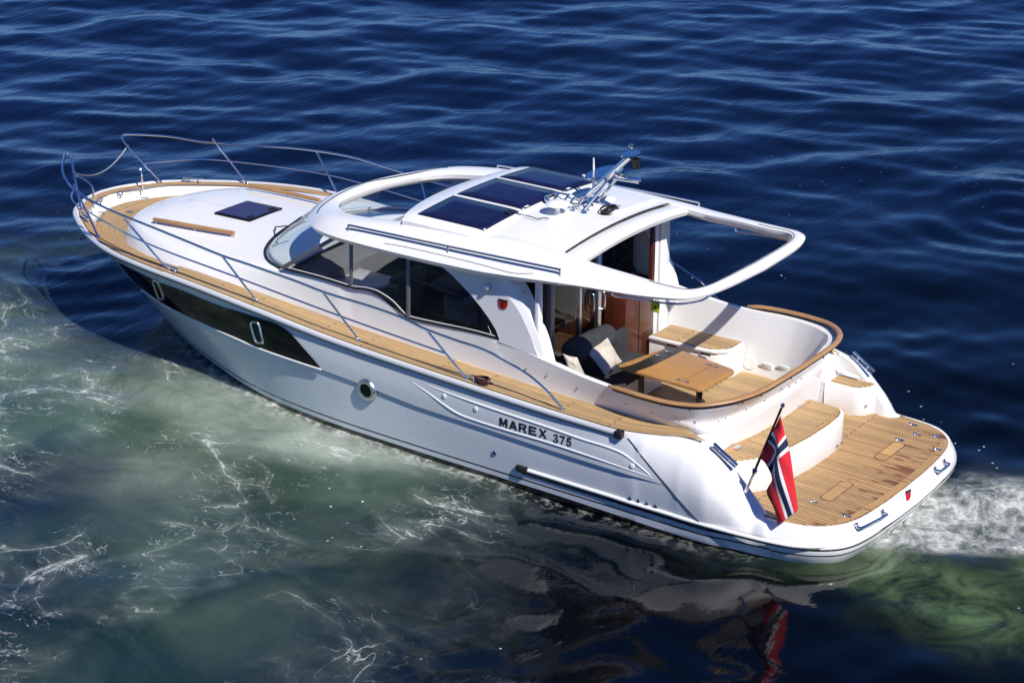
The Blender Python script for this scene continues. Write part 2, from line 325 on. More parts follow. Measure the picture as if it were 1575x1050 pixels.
#==================================================================  WATER
def water():
    # rectangular sheet lined up with the swell, fine where the boat lies, growing out to the horizon
    def axis(lo, hi, st, far):
        a = list(np.arange(lo, hi+1e-6, st)); d = st; x = hi; up_ = []
        while x < far: d *= 1.25; x += d; up_.append(x)
        d = st; x = lo; dn = []
        while x > -far: d *= 1.25; x -= d; dn.append(x)
        return np.array(dn[::-1]+a+up_)
    ca, sa = math.cos(AZ), math.sin(AZ)
    ox, oy = CAM.x, CAM.y
    A = axis(13, 52, .105, 9000); B = axis(-14, 14, .105, 9000)     # A away from the viewer, B across
    a, b = np.meshgrid(A, B, indexing='ij')
    X = ox + ca*a - sa*b*-1*-1; Y = oy + sa*a + ca*b
    X = ox + ca*a - sa*b
    # swell
    Z = np.zeros_like(X); slope = 0
    r = np.random.default_rng(5)
    fade = np.clip(1-(np.hypot(a-30, b)-40)/60, 0, 1)
    ym = 1/(1+np.exp(-(b-2)/4.0))                       # across position only shifts phases, keeps the sheet uneven
    for i in range(70):
        lam = math.exp(r.uniform(math.log(.62), math.log(4.8))); k = 2*math.pi/lam
        th = r.normal(0, .52); ph = r.uniform(0, 6.28)
        amp = .0036*lam**.95*r.uniform(.5, 1.3)*(.75 if lam < 1.6 else 1)
        kx, ky = k*math.cos(th), k*math.sin(th)
        Z += amp*np.sin(kx*a + ky*b + ph + .9*np.sin(.21*a*math.sin(th*3)+.17*b+i))
    calm = 0.42 + .58/(1+np.exp(-(a-29)/2.2))           # the lee of the boat is calmer
    Z *= fade*calm*.86
    lz = 1/(1+np.exp((a-28.3)/1.0))/(1+np.exp(-(-b+1.5)/1.0))
    for i in range(26):                                   # confused wavelets in the lee of the hull
        lam = math.exp(r.uniform(math.log(.42), math.log(1.5))); k = 2*math.pi/lam; th = r.uniform(-1.3, 1.3)
        Z += lz*.0019*lam*r.uniform(.6, 1.3)*np.sin(k*(math.cos(th)*a+math.sin(th)*b)+r.uniform(0, 6.28)+1.6*np.sin(.9*a+1.3*b+i))
    # small turbulence fields
    def vnoise(x, y, seed):
        rr = np.random.default_rng(seed); T = rr.random((257, 257))
        xi = np.floor(x).astype(int); yi = np.floor(y).astype(int); fx = x-xi; fy = y-yi
        fx = fx*fx*(3-2*fx); fy = fy*fy*(3-2*fy); xi %= 256; yi %= 256
        return (T[xi, yi]*(1-fx)+T[xi+1, yi]*fx)*(1-fy)+(T[xi, yi+1]*(1-fx)+T[xi+1, yi+1]*fx)*fy
    def fbm(x, y, s, seed, oct=5, g=.5):
        o = 0; am = 1; tot = 0
        for i in range(oct): o = o+am*vnoise(x*s*2**i+17*i, y*s*2**i+31*i, seed+i); tot += am; am *= g
        return o/tot
    wx = X+1.3*(fbm(X, Y, .5, 3)-.5); wy = Y+1.3*(fbm(X, Y, .5, 9)-.5)
    def blob(px, rad, rad2=None, ang=0):
        p = at(px, z=0); dx = wx-p.x; dy = wy-p.y
        c_, s_ = math.cos(ang), math.sin(ang); u = dx*c_+dy*s_; v = -dx*s_+dy*c_
        return np.exp(-((u/rad)**2+(v/(rad2 or rad))**2))
    murk = 0*X
    for px, r1, g in [((40, 500), 2.6, .95), ((160, 560), 2.6, .97), ((300, 600), 2.2, .95), ((60, 640), 2.5, .9), ((220, 720), 2.3, .95), ((380, 690), 1.8, .8), ((60, 760), 1.8, .45), ((120, 880), 2.0, .40), ((300, 850), 1.8, .36), ((60, 1000), 1.8, .30), ((480, 690), 1.3, .6), ((560, 700), 1.0, .55), ((230, 980), 1.8, .22), ((420, 800), 1.5, .26), ((430, 950), 1.5, .13)]:
        murk = 1-(1-murk)*(1-g*blob(px, r1))
    murk *= .50+.95*(fbm(X, Y, .45, 40, 4)-.12)
    for px, r1, g in [((95, 740), 1.0, .75), ((30, 770), 1.0, .6), ((60, 935), .9, .55), ((330, 770), .5, .3)]:
        murk *= 1-g*blob(px, r1)
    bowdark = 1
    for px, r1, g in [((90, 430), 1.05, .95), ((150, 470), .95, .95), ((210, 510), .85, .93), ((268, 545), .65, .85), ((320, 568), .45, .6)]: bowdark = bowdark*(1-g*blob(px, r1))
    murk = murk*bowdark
    milk = 0*X
    for px, r1, r2, g in [((315, 600), 1.5, .55, 1), ((430, 640), 1.1, .45, .7), ((480, 675), 1.2, .5, .85), ((570, 690), 1.0, .35, .75), ((250, 570), 1.1, .6, .5), ((90, 520), 1.5, .8, .35), ((640, 715), .8, .25, .4), ((235, 735), .9, .6, .35)]:
        milk = 1-(1-milk)*(1-g*blob(px, r1, r2, .5))
    milk *= 1.2*(.35+1.1*fbm(X, Y, .8, 60, 5))*bowdark
    foam = np.clip(1.25*murk, 0, 1)*.85
    for px, r1, g in [((60, 480), 1.6, .8), ((110, 530), 1.4, .6), ((150, 600), 1.3, .8), ((30, 520), 1.4, .8), ((330, 620), 1.2, .6), ((230, 690), 1.4, .5), ((400, 700), 1.2, .5), ((440, 760), 1.2, .4), ((350, 920), 1.5, .36), ((120, 930), 1.2, .30), ((200, 1000), 1.2, .22), ((530, 650), 1.2, .4), ((680, 730), .7, .3), ((560, 790), 1.2, .35), ((960, 840), .9, .25), ((700, 780), .9, .2)]:
        foam = 1-(1-foam)*(1-g*blob(px, r1))
    foam = foam*(.3+.7*bowdark)
    # wake behind the transom
    p0 = at((1400, 800), z=0)
    churn = 0*X
    for px, r1, r2, g in [((1400, 800), 1.0, .5, 1), ((1460, 795), .9, .6, 1), ((1515, 775), .75, .42, .7), ((1345, 838), .7, .2, .8), ((1470, 830), .9, .4, .8), ((1560, 810), .8, .35, .3)]:
        churn = 1-(1-churn)*(1-g*blob(px, r1, r2, AZ+1.57))
    cn = fbm(X, Y, 2.2, 80, 5, .6)
    green = 0*X
    for px, r1, r2, g in [((1480, 880), .8, .5, .8), ((1540, 890), .9, .7, 1), ((1560, 935), .7, .6, 1), ((1400, 870), 1.0, .35, .5), ((1570, 980), .5, .5, .35)]:
        green = 1-(1-green)*(1-g*blob(px, r1, r2, AZ+1.57))
    green *= np.clip((fbm(X, Y, 1.0, 90, 5)-.30)*2.6, .1, 1)
    Z += churn*(cn-.45)*.22
    Z += (foam*.5+milk)*(fbm(X, Y, 1.6, 70, 4)-.5)*.05
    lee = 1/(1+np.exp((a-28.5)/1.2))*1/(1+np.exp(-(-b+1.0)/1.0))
    # lapping foam along the near waterline
    wl_ = np.array([(10.6, .45), (10.1, .76), (9.65, .98), (9.1, 1.21), (8.2, 1.54), (7.4, 1.72), (6.4, 1.81), (5.2, 1.83), (4.1, 1.83), (2.5, 1.82), (1.4, 1.79), (.9, 1.68)])
    dl = Y-np.interp(X, wl_[::-1, 0], wl_[::-1, 1]); lap = np.exp(-(np.clip(dl, 0, None)/.16)**2)*(dl > -.3)*(X > .8)*(X < 10.3)*np.clip((X-1)/5, .25, 1)
    # bow wash on the near side, prop whirl on the far right
    q = at((1560, 330), z=0); dq = np.hypot(X-q.x, Y-q.y)
    Z += .016*np.sin(dq*9+3*fbm(X, Y, .7, 33))*np.exp(-(dq/2.3)**2)
    q = at((110, 400), z=0); dq = np.hypot(X-q.x, Y-q.y)
    Z += .012*np.sin(dq*10+3*fbm(X, Y, .7, 37))*np.exp(-(dq/2.6)**2)
    verts = np.stack([X, Y, Z], -1).reshape(-1, 3); n, m_ = X.shape
    idx = np.arange(n*m_).reshape(n, m_); f = np.stack([idx[:-1, :-1], idx[1:, :-1], idx[1:, 1:], idx[:-1, 1:]], -1).reshape(-1, 4)
    me = bpy.data.meshes.new('sea_water'); me.vertices.add(len(verts)); me.vertices.foreach_set('co', verts.ravel())
    me.loops.add(f.size); me.loops.foreach_set('vertex_index', f.ravel().astype(np.int32))
    me.polygons.add(len(f)); me.polygons.foreach_set('loop_start', np.arange(0, f.size, 4, dtype=np.int32)); me.polygons.foreach_set('loop_total', np.full(len(f), 4, np.int32))
    me.polygons.foreach_set('use_smooth', np.ones(len(f), bool)); me.update(calc_edges=True); me.validate()
    for nm, arr in (('murk', murk), ('milk', milk), ('foam', foam), ('churn', churn), ('green', green), ('lee', lee), ('lap', lap)):
        at_ = me.attributes.new(nm, 'FLOAT', 'POINT'); at_.data.foreach_set('value', np.clip(arr, 0, 1).ravel().astype(np.float32))
    o = bpy.data.objects.new('sea_water', me); link(o); tag(o, 'dark blue sea with green churned water and foam beside the boat', 'water', kind='structure')
    # ---- material
    m, t, b = new_mat('sea_water'); N, L = t.nodes, t.links
    tc = N.new('ShaderNodeTexCoord')
    def attr(n_): q = N.new('ShaderNodeAttribute'); q.attribute_name = n_; return q.outputs['Fac']
    def noise(sc, det=4, ro=.55, vec=None, dist=0):
        q = N.new('ShaderNodeTexNoise'); q.inputs['Scale'].default_value = sc; q.inputs['Detail'].default_value = det; q.inputs['Roughness'].default_value = ro; q.inputs['Distortion'].default_value = dist
        L.new(vec or tc.outputs['Object'], q.inputs['Vector']); return q.outputs['Fac']
    def math_(op, a_, b_=None, clamp=False):
        q = N.new('ShaderNodeMath'); q.operation = op; q.use_clamp = clamp
        for i, v in enumerate((a_, b_)):
            if v is None: continue
            if isinstance(v, (int, float)): q.inputs[i].default_value = v
            else: L.new(v, q.inputs[i])
        return q.outputs[0]
    def rng_(v, a_, b_, c_=0, d_=1):
        q = N.new('ShaderNodeMapRange'); q.inputs['From Min'].default_value = a_; q.inputs['From Max'].default_value = b_; q.inputs['To Min'].default_value = c_; q.inputs['To Max'].default_value = d_
        L.new(v, q.inputs['Value']); return q.outputs[0]
    def mix(fac, c_a, c_b):
        q = N.new('ShaderNodeMix'); q.data_type = 'RGBA'
        L.new(fac, q.inputs['Factor'])
        for i, c in ((6, c_a), (7, c_b)):
            if isinstance(c, tuple): q.inputs[i].default_value = (*c, 1)
            else: L.new(c, q.inputs[i])
        return q.outputs[2]
    # lacy foam: ridges of warped noise, drawn out along the wash
    mpf = N.new('ShaderNodeMapping'); mpf.inputs['Rotation'].default_value = (0, 0, .35); mpf.inputs['Scale'].default_value = (.72, 1.15, 1); L.new(tc.outputs['Object'], mpf.inputs[0])
    def ridge_(sc_, w_, det, dist, ro=.5):
        q = math_('ABSOLUTE', math_('SUBTRACT', noise(sc_, det, ro, mpf.outputs[0], dist), .5))
        return math_('SUBTRACT', 1.0, math_('DIVIDE', q, math_('ADD', w_, .0006)), True)
    fm = attr('foam')
    patch = rng_(noise(.55, 5, .6), .40, .66); patch2 = rng_(noise(1.7, 4, .6), .36, .62)
    wid = math_('MULTIPLY', math_('MULTIPLY', fm, math_('POWER', patch, 1.5)), .026)
    l1 = ridge_(.62, wid, 4.2, .9, .5)
    l2 = ridge_(1.5, math_('MULTIPLY', math_('MULTIPLY', wid, patch2), 1.3), 4, 1.3, .5)
    l3 = ridge_(3.6, math_('MULTIPLY', math_('MULTIPLY', wid, math_('MULTIPLY', patch, patch2)), 2.3), 3, 1.0, .5)
    halo = math_('MULTIPLY', math_('MULTIPLY', ridge_(.62, .085, 4.2, .9, .5), ridge_(1.5, .22, 4, 1.3, .5)), math_('MULTIPLY', fm, patch))
    br = rng_(noise(11, 5, .70), .34, .60); dots = rng_(noise(26, 3, .6), .40, .56)
    lines = math_('MAXIMUM', l1, math_('MAXIMUM', math_('MULTIPLY', l2, .8), math_('MULTIPLY', l3, .65)))
    lines = math_('MULTIPLY', math_('MULTIPLY', lines, math_('MULTIPLY', br, math_('ADD', math_('MULTIPLY', dots, .6), .4))), rng_(wid, .001, .008), True)
    lap = math_('MULTIPLY', attr('lap'), rng_(noise(6, 6, .7, None, .8), .47, .62)); lines = math_('MAXIMUM', math_('MULTIPLY', lines, .95), math_('MULTIPLY', lap, .8))
    # specks and small foam pats
    vs = N.new('ShaderNodeTexVoronoi'); vs.inputs['Scale'].default_value = 10; vs.voronoi_dimensions = '2D'; L.new(tc.outputs['Object'], vs.inputs['Vector'])
    sel = N.new('ShaderNodeSeparateColor'); L.new(vs.outputs['Color'], sel.inputs[0])
    pats = math_('MULTIPLY', rng_(vs.outputs['Distance'], .17, .10), math_('GREATER_THAN', math_('ADD', sel.outputs[0], math_('MULTIPLY', noise(.22, 3), .62)), 1.33))
    pats = math_('MULTIPLY', pats, rng_(noise(30, 3), .42, .56))
    pats = math_('MULTIPLY', pats, math_('ADD', math_('MULTIPLY', attr('lee'), .95), math_('ADD', math_('MULTIPLY', fm, .8), .10)), True)
    # churned white water
    ch = attr('churn')
    cn1 = noise(1.7, 9, .66, None, 1.2); cn2 = noise(7, 7, .7, None, .6)
    rg = math_('SUBTRACT', 1.0, math_('MULTIPLY', math_('ABSOLUTE', math_('SUBTRACT', noise(2.6, 8, .62, None, 1.3), .5)), 7.0), True)
    cw = math_('ADD', math_('MULTIPLY', rng_(cn1, .40, .62), .75), math_('MULTIPLY', math_('POWER', rg, 1.6), .55))
    cw = math_('MULTIPLY', math_('MULTIPLY', cw, rng_(cn2, .30, .58, .25, 1)), rng_(ch, .12, .75), True)
    deep = mix(attr('lee'), mix(rng_(noise(.12, 2), .35, .65), (.0009, .0032, .0115), (.0018, .0060, .0260)), (.0006, .0012, .0016))  # lee water's colour darkened to imitate its weaker sky reflection
    mk = attr('murk')
    mkc = mix(rng_(noise(.5, 7, .62, None, .9), .32, .68), (.016, .046, .034), (.095, .150, .105))
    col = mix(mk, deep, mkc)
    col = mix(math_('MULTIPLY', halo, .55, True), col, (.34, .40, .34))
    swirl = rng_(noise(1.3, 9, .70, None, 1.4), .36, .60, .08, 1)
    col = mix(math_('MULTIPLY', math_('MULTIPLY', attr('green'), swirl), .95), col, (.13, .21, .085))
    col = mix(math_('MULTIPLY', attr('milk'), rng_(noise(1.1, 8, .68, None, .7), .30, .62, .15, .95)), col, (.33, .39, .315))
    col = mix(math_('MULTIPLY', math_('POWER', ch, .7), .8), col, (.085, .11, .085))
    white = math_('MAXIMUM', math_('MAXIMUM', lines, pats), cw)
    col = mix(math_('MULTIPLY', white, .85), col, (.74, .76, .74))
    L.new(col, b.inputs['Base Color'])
    b.inputs['Subsurface Radius'].default_value = (.8, 1.0, .9); b.inputs['Subsurface Scale'].default_value = 1.2
    L.new(math_('MULTIPLY', math_('MAXIMUM', mk, attr('milk')), math_('SUBTRACT', 1.0, white), True), b.inputs['Subsurface Weight'])
    L.new(rng_(white, 0, .7, .045, .6), b.inputs['Roughness'])
    b.inputs['IOR'].default_value = 1.333
    L.new(rng_(white, 0, .8, .5, .2), b.inputs['Specular IOR Level'])
    # ripples
    mp = N.new('ShaderNodeMapping'); mp.vector_type = 'POINT'; mp.inputs['Rotation'].default_value = (0, 0, -AZ); mp.inputs['Scale'].default_value = (1.9, .75, 1)
    L.new(tc.outputs['Object'], mp.inputs[0])
    h = math_('ADD', math_('MULTIPLY', noise(1.5, 5, .58, mp.outputs[0], .5), .75), math_('MULTIPLY', noise(6, 4, .55, mp.outputs[0]), .12))
    h = math_('ADD', h, math_('MULTIPLY', math_('ADD', noise(6, 6, .6), cw), math_('MULTIPLY', ch, 1.6)))
    h = math_('ADD', h, math_('MULTIPLY', noise(3.5, 5, .6), math_('MULTIPLY', mk, .12)))
    bp = N.new('ShaderNodeBump'); bp.inputs['Strength'].default_value = .30; bp.inputs['Distance'].default_value = .07
    L.new(math_('ADD', rng_(attr('lee'), 0, 1, .36, .07), math_('MULTIPLY', ch, .4)), bp.inputs['Strength']); L.new(h, bp.inputs['Height']); L.new(bp.outputs[0], b.inputs['Normal'])
    me.materials.append(m)
    return o
water()

#==================================================================  BOAT
YACHT = empty('motor_yacht', (5, 0, 0), 'white motor yacht with teak decks, solar panels on its roof and an open aft cockpit', 'yacht')
YI = Matrix.Translation((-5, 0, 0))
_build = MB.build
def part(mb, name, mats, parent=None, **k):
    """part of the yacht; geometry is given in world metres"""
    o = _build(mb, name, mats, None, **k)
    p = parent or YACHT
    o.parent = p; o.matrix_parent_inverse = Matrix.Translation(Vector((-5, 0, 0)))
    if p is not YACHT: o.matrix_parent_inverse = Matrix()
    return o
SH = [(12.20, 0, 1.40), (12.15, .28, 1.40), (12.01, .58, 1.40), (11.80, .84, 1.405), (11.41, 1.125, 1.41), (10.96, 1.39, 1.413), (10.33, 1.655, 1.415), (9.6, 1.80, 1.41), (8.5, 1.86, 1.36), (7.5, 1.875, 1.28), (6.4, 1.875, 1.185), (5.2, 1.875, 1.13), (4.1, 1.865, 1.085), (3.3, 1.85, 1.055), (2.5, 1.82, 1.03)]
WING = [(2.1, 1.71, 1.04), (1.75, 1.585, 1.055), (1.45, 1.56, .965), (1.15, 1.55, .70), (.94, 1.54, .485)]
PLAT = [(.78, 1.61, .425), (.45, 1.575, .425), (.25, 1.48, .425), (.08, 1.29, .425), (-.01, 1.0, .425), (-.06, .5, .425), (-.075, 0, .425)]
WL = [(11.05, 0), (11.0, .13), (10.88, .26), (10.72, .38), (10.42, .56), (10.10, .74), (9.65, .96), (9.1, 1.19), (8.2, 1.52), (7.4, 1.70), (6.4, 1.79), (5.2, 1.81), (4.1, 1.81), (3.3, 1.81), (2.5, 1.80), (2.1, 1.80), (1.75, 1.79), (1.4, 1.77), (1.1, 1.70), (.9, 1.67), (.7, 1.63), (.5, 1.57), (.28, 1.47), (.1, 1.30), (.02, 1.0), (-.01, .5), (-.02, 0)]
BULGE = [0, 0, -.01, -.02, -.03, -.04, -.045, -.04, -.01, .015, .02, .02, .02, .02, .035, .10, .19, .22, .19, .13, .09, .08, .085, .09, .09, .085, .08]
NS = 8
UP = cr(SH+WING+PLAT, NS); WLs = cr([(a, b, 0) for a, b in WL], NS); BU = np.interp(np.arange(len(UP))/NS, np.arange(len(BULGE)), BULGE)
UP[:, 1] = np.maximum(UP[:, 1], 0); WLs[:, 1] = np.maximum(WLs[:, 1], 0)
SHc = cr(SH, NS)
def sheer(x):
    i = np.argsort(SHc[:, 0]); return float(np.interp(x, SHc[i, 0], SHc[i, 1])), float(np.interp(x, SHc[i, 0], SHc[i, 2]))
KZ = [(1.4, .58), (1.9, .588), (3.35, .61), (4.1, .634), (5.2, .662), (6.05, .733), (6.6, .762), (7.6, .768), (8.7, .778), (9.6, .768), (12.3, .765)]
rows = []
for i in range(len(UP)):
    u, wl = Vector(UP[i]), Vector(WLs[i])
    a, b_ = max(i-1, 0), min(i+1, len(UP)-1)
    tg = Vector(UP[b_]-UP[a])+Vector(WLs[b_]-WLs[a]); tg.z = 0; out = Vector((tg.y, -tg.x, 0)).normalized()
    if out.y < -.01 or (abs(out.y) < .02 and u.x < 5 and out.x > 0): out = -out
    if i in (0,): out = Vector((1, 0, 0))
    if i == len(UP)-1: out = Vector((-1, 0, 0))
    s_ = i/NS; skew = 1.0 if s_ > 20 else (.62 if 14.5 < s_ <= 20 else .85)
    kz = interp(u.x, KZ); vk = 1-kz/u.z
    kn = .022*min(1, max(0, (15.6-s_)/1.6))*min(1, max(0, s_-1)) if s_ < 18 else 0
    if vk < .12: kn = 0; vk = .12
    vs = list(np.linspace(0, vk, 9))+[vk+.004, vk+.02]+list(np.linspace(vk+.08, 1, 8)); row = []
    for j, v in enumerate(vs):
        p = u.lerp(wl, v)+out*(BU[i]*math.sin(math.pi*max(v, 0)**skew))
        if j < 9: p = p+out*kn*min(1, v/vk*1.5)
        elif j == 9: p = p-out*kn*.3
        elif j == 10: p = p-out*kn*.15
        if p.y < 0: p.y = 0
        row.append(p)
    row.append(wl-Vector((0, 0, .35))-out*.25*min(1, wl.y)); row[-1].y = max(0, row[-1].y)
    rows.append(row)
hb = MB().sgrid(rows)
HULL = part(hb, 'hull', M['hull'], smooth=28)
HB = bvh_of(HULL)
# ---------------------------------------------------------------- rub rail on the gunwale
def off(curve, d, dz=0):
    P = np.array(curve); out = []
    for i in range(len(P)):
        t = P[min(i+1, len(P)-1)]-P[max(i-1, 0)]; n = Vector((t[1], -t[0], 0)).normalized()
        if n.y < -.02: n = -n
        if i == 0 and abs(P[0][1]) < .02: n = Vector((1, 0, 0))
        out.append(Vector(P[i])+n*d+Vector((0, 0, dz)))
    return out
def full(c): return [mir(p) for p in c[::-1][:-1]]+list(c) if abs(c[0][1]) < .03 else None
def ring(c): return [mir(p) for p in c[::-1]][:-1]+list(c)
rr = part(MB().tube(ring(off(SHc, .018, -.010)), .030, 12), 'rub_rail', M['railmetal'])
part(MB().tube(ring(off(SHc, .016, -.044)), .013, 8), 'rail_insert', M['black'], rr)
e = off(SHc, .022, -.012)
for sg in (1, -1): part(MB().box((e[-1].x-.03, sg*e[-1].y, e[-1].z), (.09, .085, .085), bev=.012), 'end_cap', M['black'], rr)
# ---------------------------------------------------------------- decks
def inner_y(x): return interp(x, [(1.7, 1.50), (1.9, 1.40), (2.3, 1.39), (3, 1.405), (4, 1.43), (5, 1.43), (6, 1.43), (7, 1.46), (8, 1.52), (8.6, 1.55), (9.2, 1.56), (9.6, 1.50), (10.2, 1.30), (10.6, 1.12), (10.9, .88), (11.1, .58), (11.2, .3), (11.23, 0)])
def drop(x): return interp(x, [(8.9, .0), (9.6, .05), (10.4, .11), (11, .135), (12.2, .135)])
# white deck moulding under the teak
dk = MB(); rws = []
for i in range(0, 20*NS+1):
    u = Vector(UP[i]); 
    x = u.x; inner = .45 if i < 7*NS else .5
    p2 = Vector((x-.0, max(0, u.y-.20), u.z-.012)); 
    if i <= 15*NS: rws.append([u+Vector((0, 0, -.006)), Vector((min(x, 12.06), max(0, u.y-.17), u.z-.006)), Vector((min(x, 11.97), max(0, u.y-.21), u.z-.012-drop(x))), Vector((min(x, 11.6), max(0, (u.y-.75) if x > 8.5 else inner_y(x)+.0), u.z-.012-drop(x)))])
dk.sgrid(rws)
DECK = part(dk, 'deck_moulding', M['white'], smooth=40)
def strip(outer, inner_, n=2, u0=0):
    """teak strip between two curves, uv in metres"""
    rows, uv = [], []; d = u0
    for i, (a, b_) in enumerate(zip(outer, inner_)):
        a, b_ = Vector(a), Vector(b_)
        if i: d += (a-prev).length
        prev = a; wd = (a-b_).length
        rows.append([a.lerp(b_, t) for t in np.linspace(0, 1, n)]); uv.append([(d, wd*t) for t in np.linspace(0, 1, n)])
    return rows, uv
xs = list(np.arange(2.0, 9.21, .15))
o_, i_ = [], []
for x in [1.62, 1.7, 1.8, 1.9]+xs:
    b, z = sheer(max(x, 2.5)); 
    if x < 2.5: b = interp(x, [(1.6, 1.50), (1.75, 1.545), (2.1, 1.665), (2.5, 1.82-.045)])+.045; z = interp(x, [(1.6, 1.035), (1.75, 1.058), (2.1, 1.043), (2.5, 1.032)])
    iy = min(inner_y(x), b-.05); o_.append((x, b-.045, z+.008)); i_.append((x, max(iy-.02, 0), z+.008))
rw, uv = strip(o_, i_, 3); part(MB().sgrid(rw, uv), 'side_deck', M['teak'])
# teak cap round the bow and the foredeck floor
o_, i_ = [], []
for p in SHc[:8*NS+1]:
    if p[0] < 9.14: break
    n = off([p], 0)[0]; o_.append(p)
o1 = off(o_, -.035, .008); wcap = [interp(p[0], [(9.1, .2), (9.6, .16), (10.5, .14), (12.2, .13)]) for p in o_]
o2 = [q for q in off(o_, -.035, .008)]
P_ = np.array(o_); o2 = []
for i in range(len(P_)):
    t = P_[min(i+1, len(P_)-1)]-P_[max(i-1, 0)]; n = Vector((t[1], -t[0], 0)).normalized()
    if n.y < 0: n = -n
    if i == 0: n = Vector((1, 0, 0))
    o2.append(Vector(P_[i])-n*(.035+wcap[i])+Vector((0, 0, .008)))
for q in o1+o2: q.y = max(q.y, 0)
rw, uv = strip(o1, o2, 2); part(MB().sgrid(rw, uv), 'gunwale_cap', M['teak_edge'])
o3, i3 = [], []
fx = [(11.90, 0), (11.88, .17), (11.78, .40), (11.6, .68), (11.3, .98), (10.96, 1.22), (10.6, 1.385), (10.2, 1.52), (9.8, 1.61), (9.5, 1.645), (9.2, 1.66)]
for x, y in cr([(a, b_) for a, b_ in fx], 5):
    _, z = sheer(min(x, 12)); o3.append((x, max(0, y), z-drop(x)+.004))
for x in np.linspace(11.30, 9.1, len(o3)):
    _, z = sheer(x); i3.append((x, max(0, inner_y(x)-.05), z-drop(x)+.004))
rw, uv = strip(o3, i3, 4); part(MB().sgrid(rw, uv), 'foredeck', M['teak'])
# ---------------------------------------------------------------- coachroof, cabin sides and cockpit coaming as one moulding
Bq = [(11.24, 0), (11.2, .3), (11.08, .6), (10.86, .9), (10.5, 1.16), (10.0, 1.37), (9.3, 1.53), (8.6, 1.55), (7.8, 1.50), (7, 1.46), (6.4, 1.44), (5.8, 1.43), (5.2, 1.43), (4.4, 1.43), (3.9, 1.43), (3.4, 1.42), (3.0, 1.405), (2.5, 1.40), (2.15, 1.39), (1.9, 1.35), (1.71, 1.23), (1.60, 1.02), (1.51, .6), (1.48, 0)]
Cq = [(11.02, 0, 1.50), (10.99, .25, 1.50), (10.88, .54, 1.51), (10.69, .82, 1.52), (10.38, 1.03, 1.53), (9.9, 1.18, 1.545), (9.3, 1.27, 1.56), (8.6, 1.33, 1.585), (7.9, 1.375, 1.625), (7.2, 1.40, 1.66), (6.5, 1.405, 1.67), (6.1, 1.41, 1.645), (5.72, 1.415, 1.50), (5.0, 1.42, 1.505), (4.3, 1.43, 1.505), (3.75, 1.445, 1.43), (3.2, 1.46, 1.36), (2.75, 1.485, 1.335), (2.34, 1.545, 1.335), (2.02, 1.535, 1.335), (1.72, 1.44, 1.345), (1.50, 1.22, 1.37), (1.34, .7, 1.395), (1.29, 0, 1.40)]
def bz(x):
    b, z = sheer(min(max(x, 2.5), 12)); z = z-drop(x)-.012
    if x < 2.2: z = interp(x, [(2.2, z), (1.9, z), (1.74, .93), (1.64, .84), (1.5, .80)])
    return z
Bc = cr([(a, b_, bz(a)) for a, b_ in Bq], 6); Cc = cr(Cq, 6)
Bc[:, 1] = np.maximum(Bc[:, 1], 0); Cc[:, 1] = np.maximum(Cc[:, 1], 0)
cm = MB(); rows = []
for b_, c in zip(Bc, Cc):
    b_, c = Vector(b_), Vector(c); fwd = min(1, max(0, (c.x-6.6)/1.0)); 
    stern = min(1, max(0, (2.2-c.x)/.5))
    top = Vector((b_.x*(.35)+c.x*.65, b_.y*.35+c.y*.65, 0)); row = []
    ctrl = Vector((c.x+(b_.x-c.x)*.42, c.y+(b_.y-c.y)*.42, c.z-.005)) if fwd > .02 else Vector((c.x, c.y+(b_.y-c.y)*.3, b_.z+(c.z-b_.z)*.55))
    st = min(1, max(0, (2.55-c.x)/.75))
    kz_ = max(b_.z+.05, c.z-.20); kn_ = Vector((c.x+(b_.x-c.x)*.86, c.y+(b_.y-c.y)*.86, kz_)); ko = Vector((c.x+(b_.x-c.x)*.72, c.y+(b_.y-c.y)*.72, kz_-.035))
    prof = [b_, b_.lerp(ko, .35), b_.lerp(ko, .7), ko+Vector((0, 0, -.015)), ko.lerp(kn_, .5)+Vector((0, 0, .006)), kn_+(c-kn_)*.06, kn_.lerp(c, .35), kn_.lerp(c, .7), c]
    for k_, t in enumerate(np.linspace(0, 1, 9)):
        row.append((b_*(1-t)**2+ctrl*2*t*(1-t)+c*t*t).lerp(prof[k_], st))
    rows.append(row)
cm.sgrid(rows)
# top of the coachroof
ti = [i for i in range(len(Cc)) if Cc[i][0] > 7.55]; rows = []
for i in ti:
    c = Vector(Cc[i]); xt = c.x if c.x < 10.35 else 10.35+(c.x-10.35)*.25
    r_ = []
    for t in np.linspace(0, 1, 10):
        x = c.x+(xt-c.x)*t; y = c.y*(1-t); z = c.z+.095*(1-(1-t)**2); r_.append(Vector((x, y, z)))
    rows.append(r_)
cm.sgrid(rows)
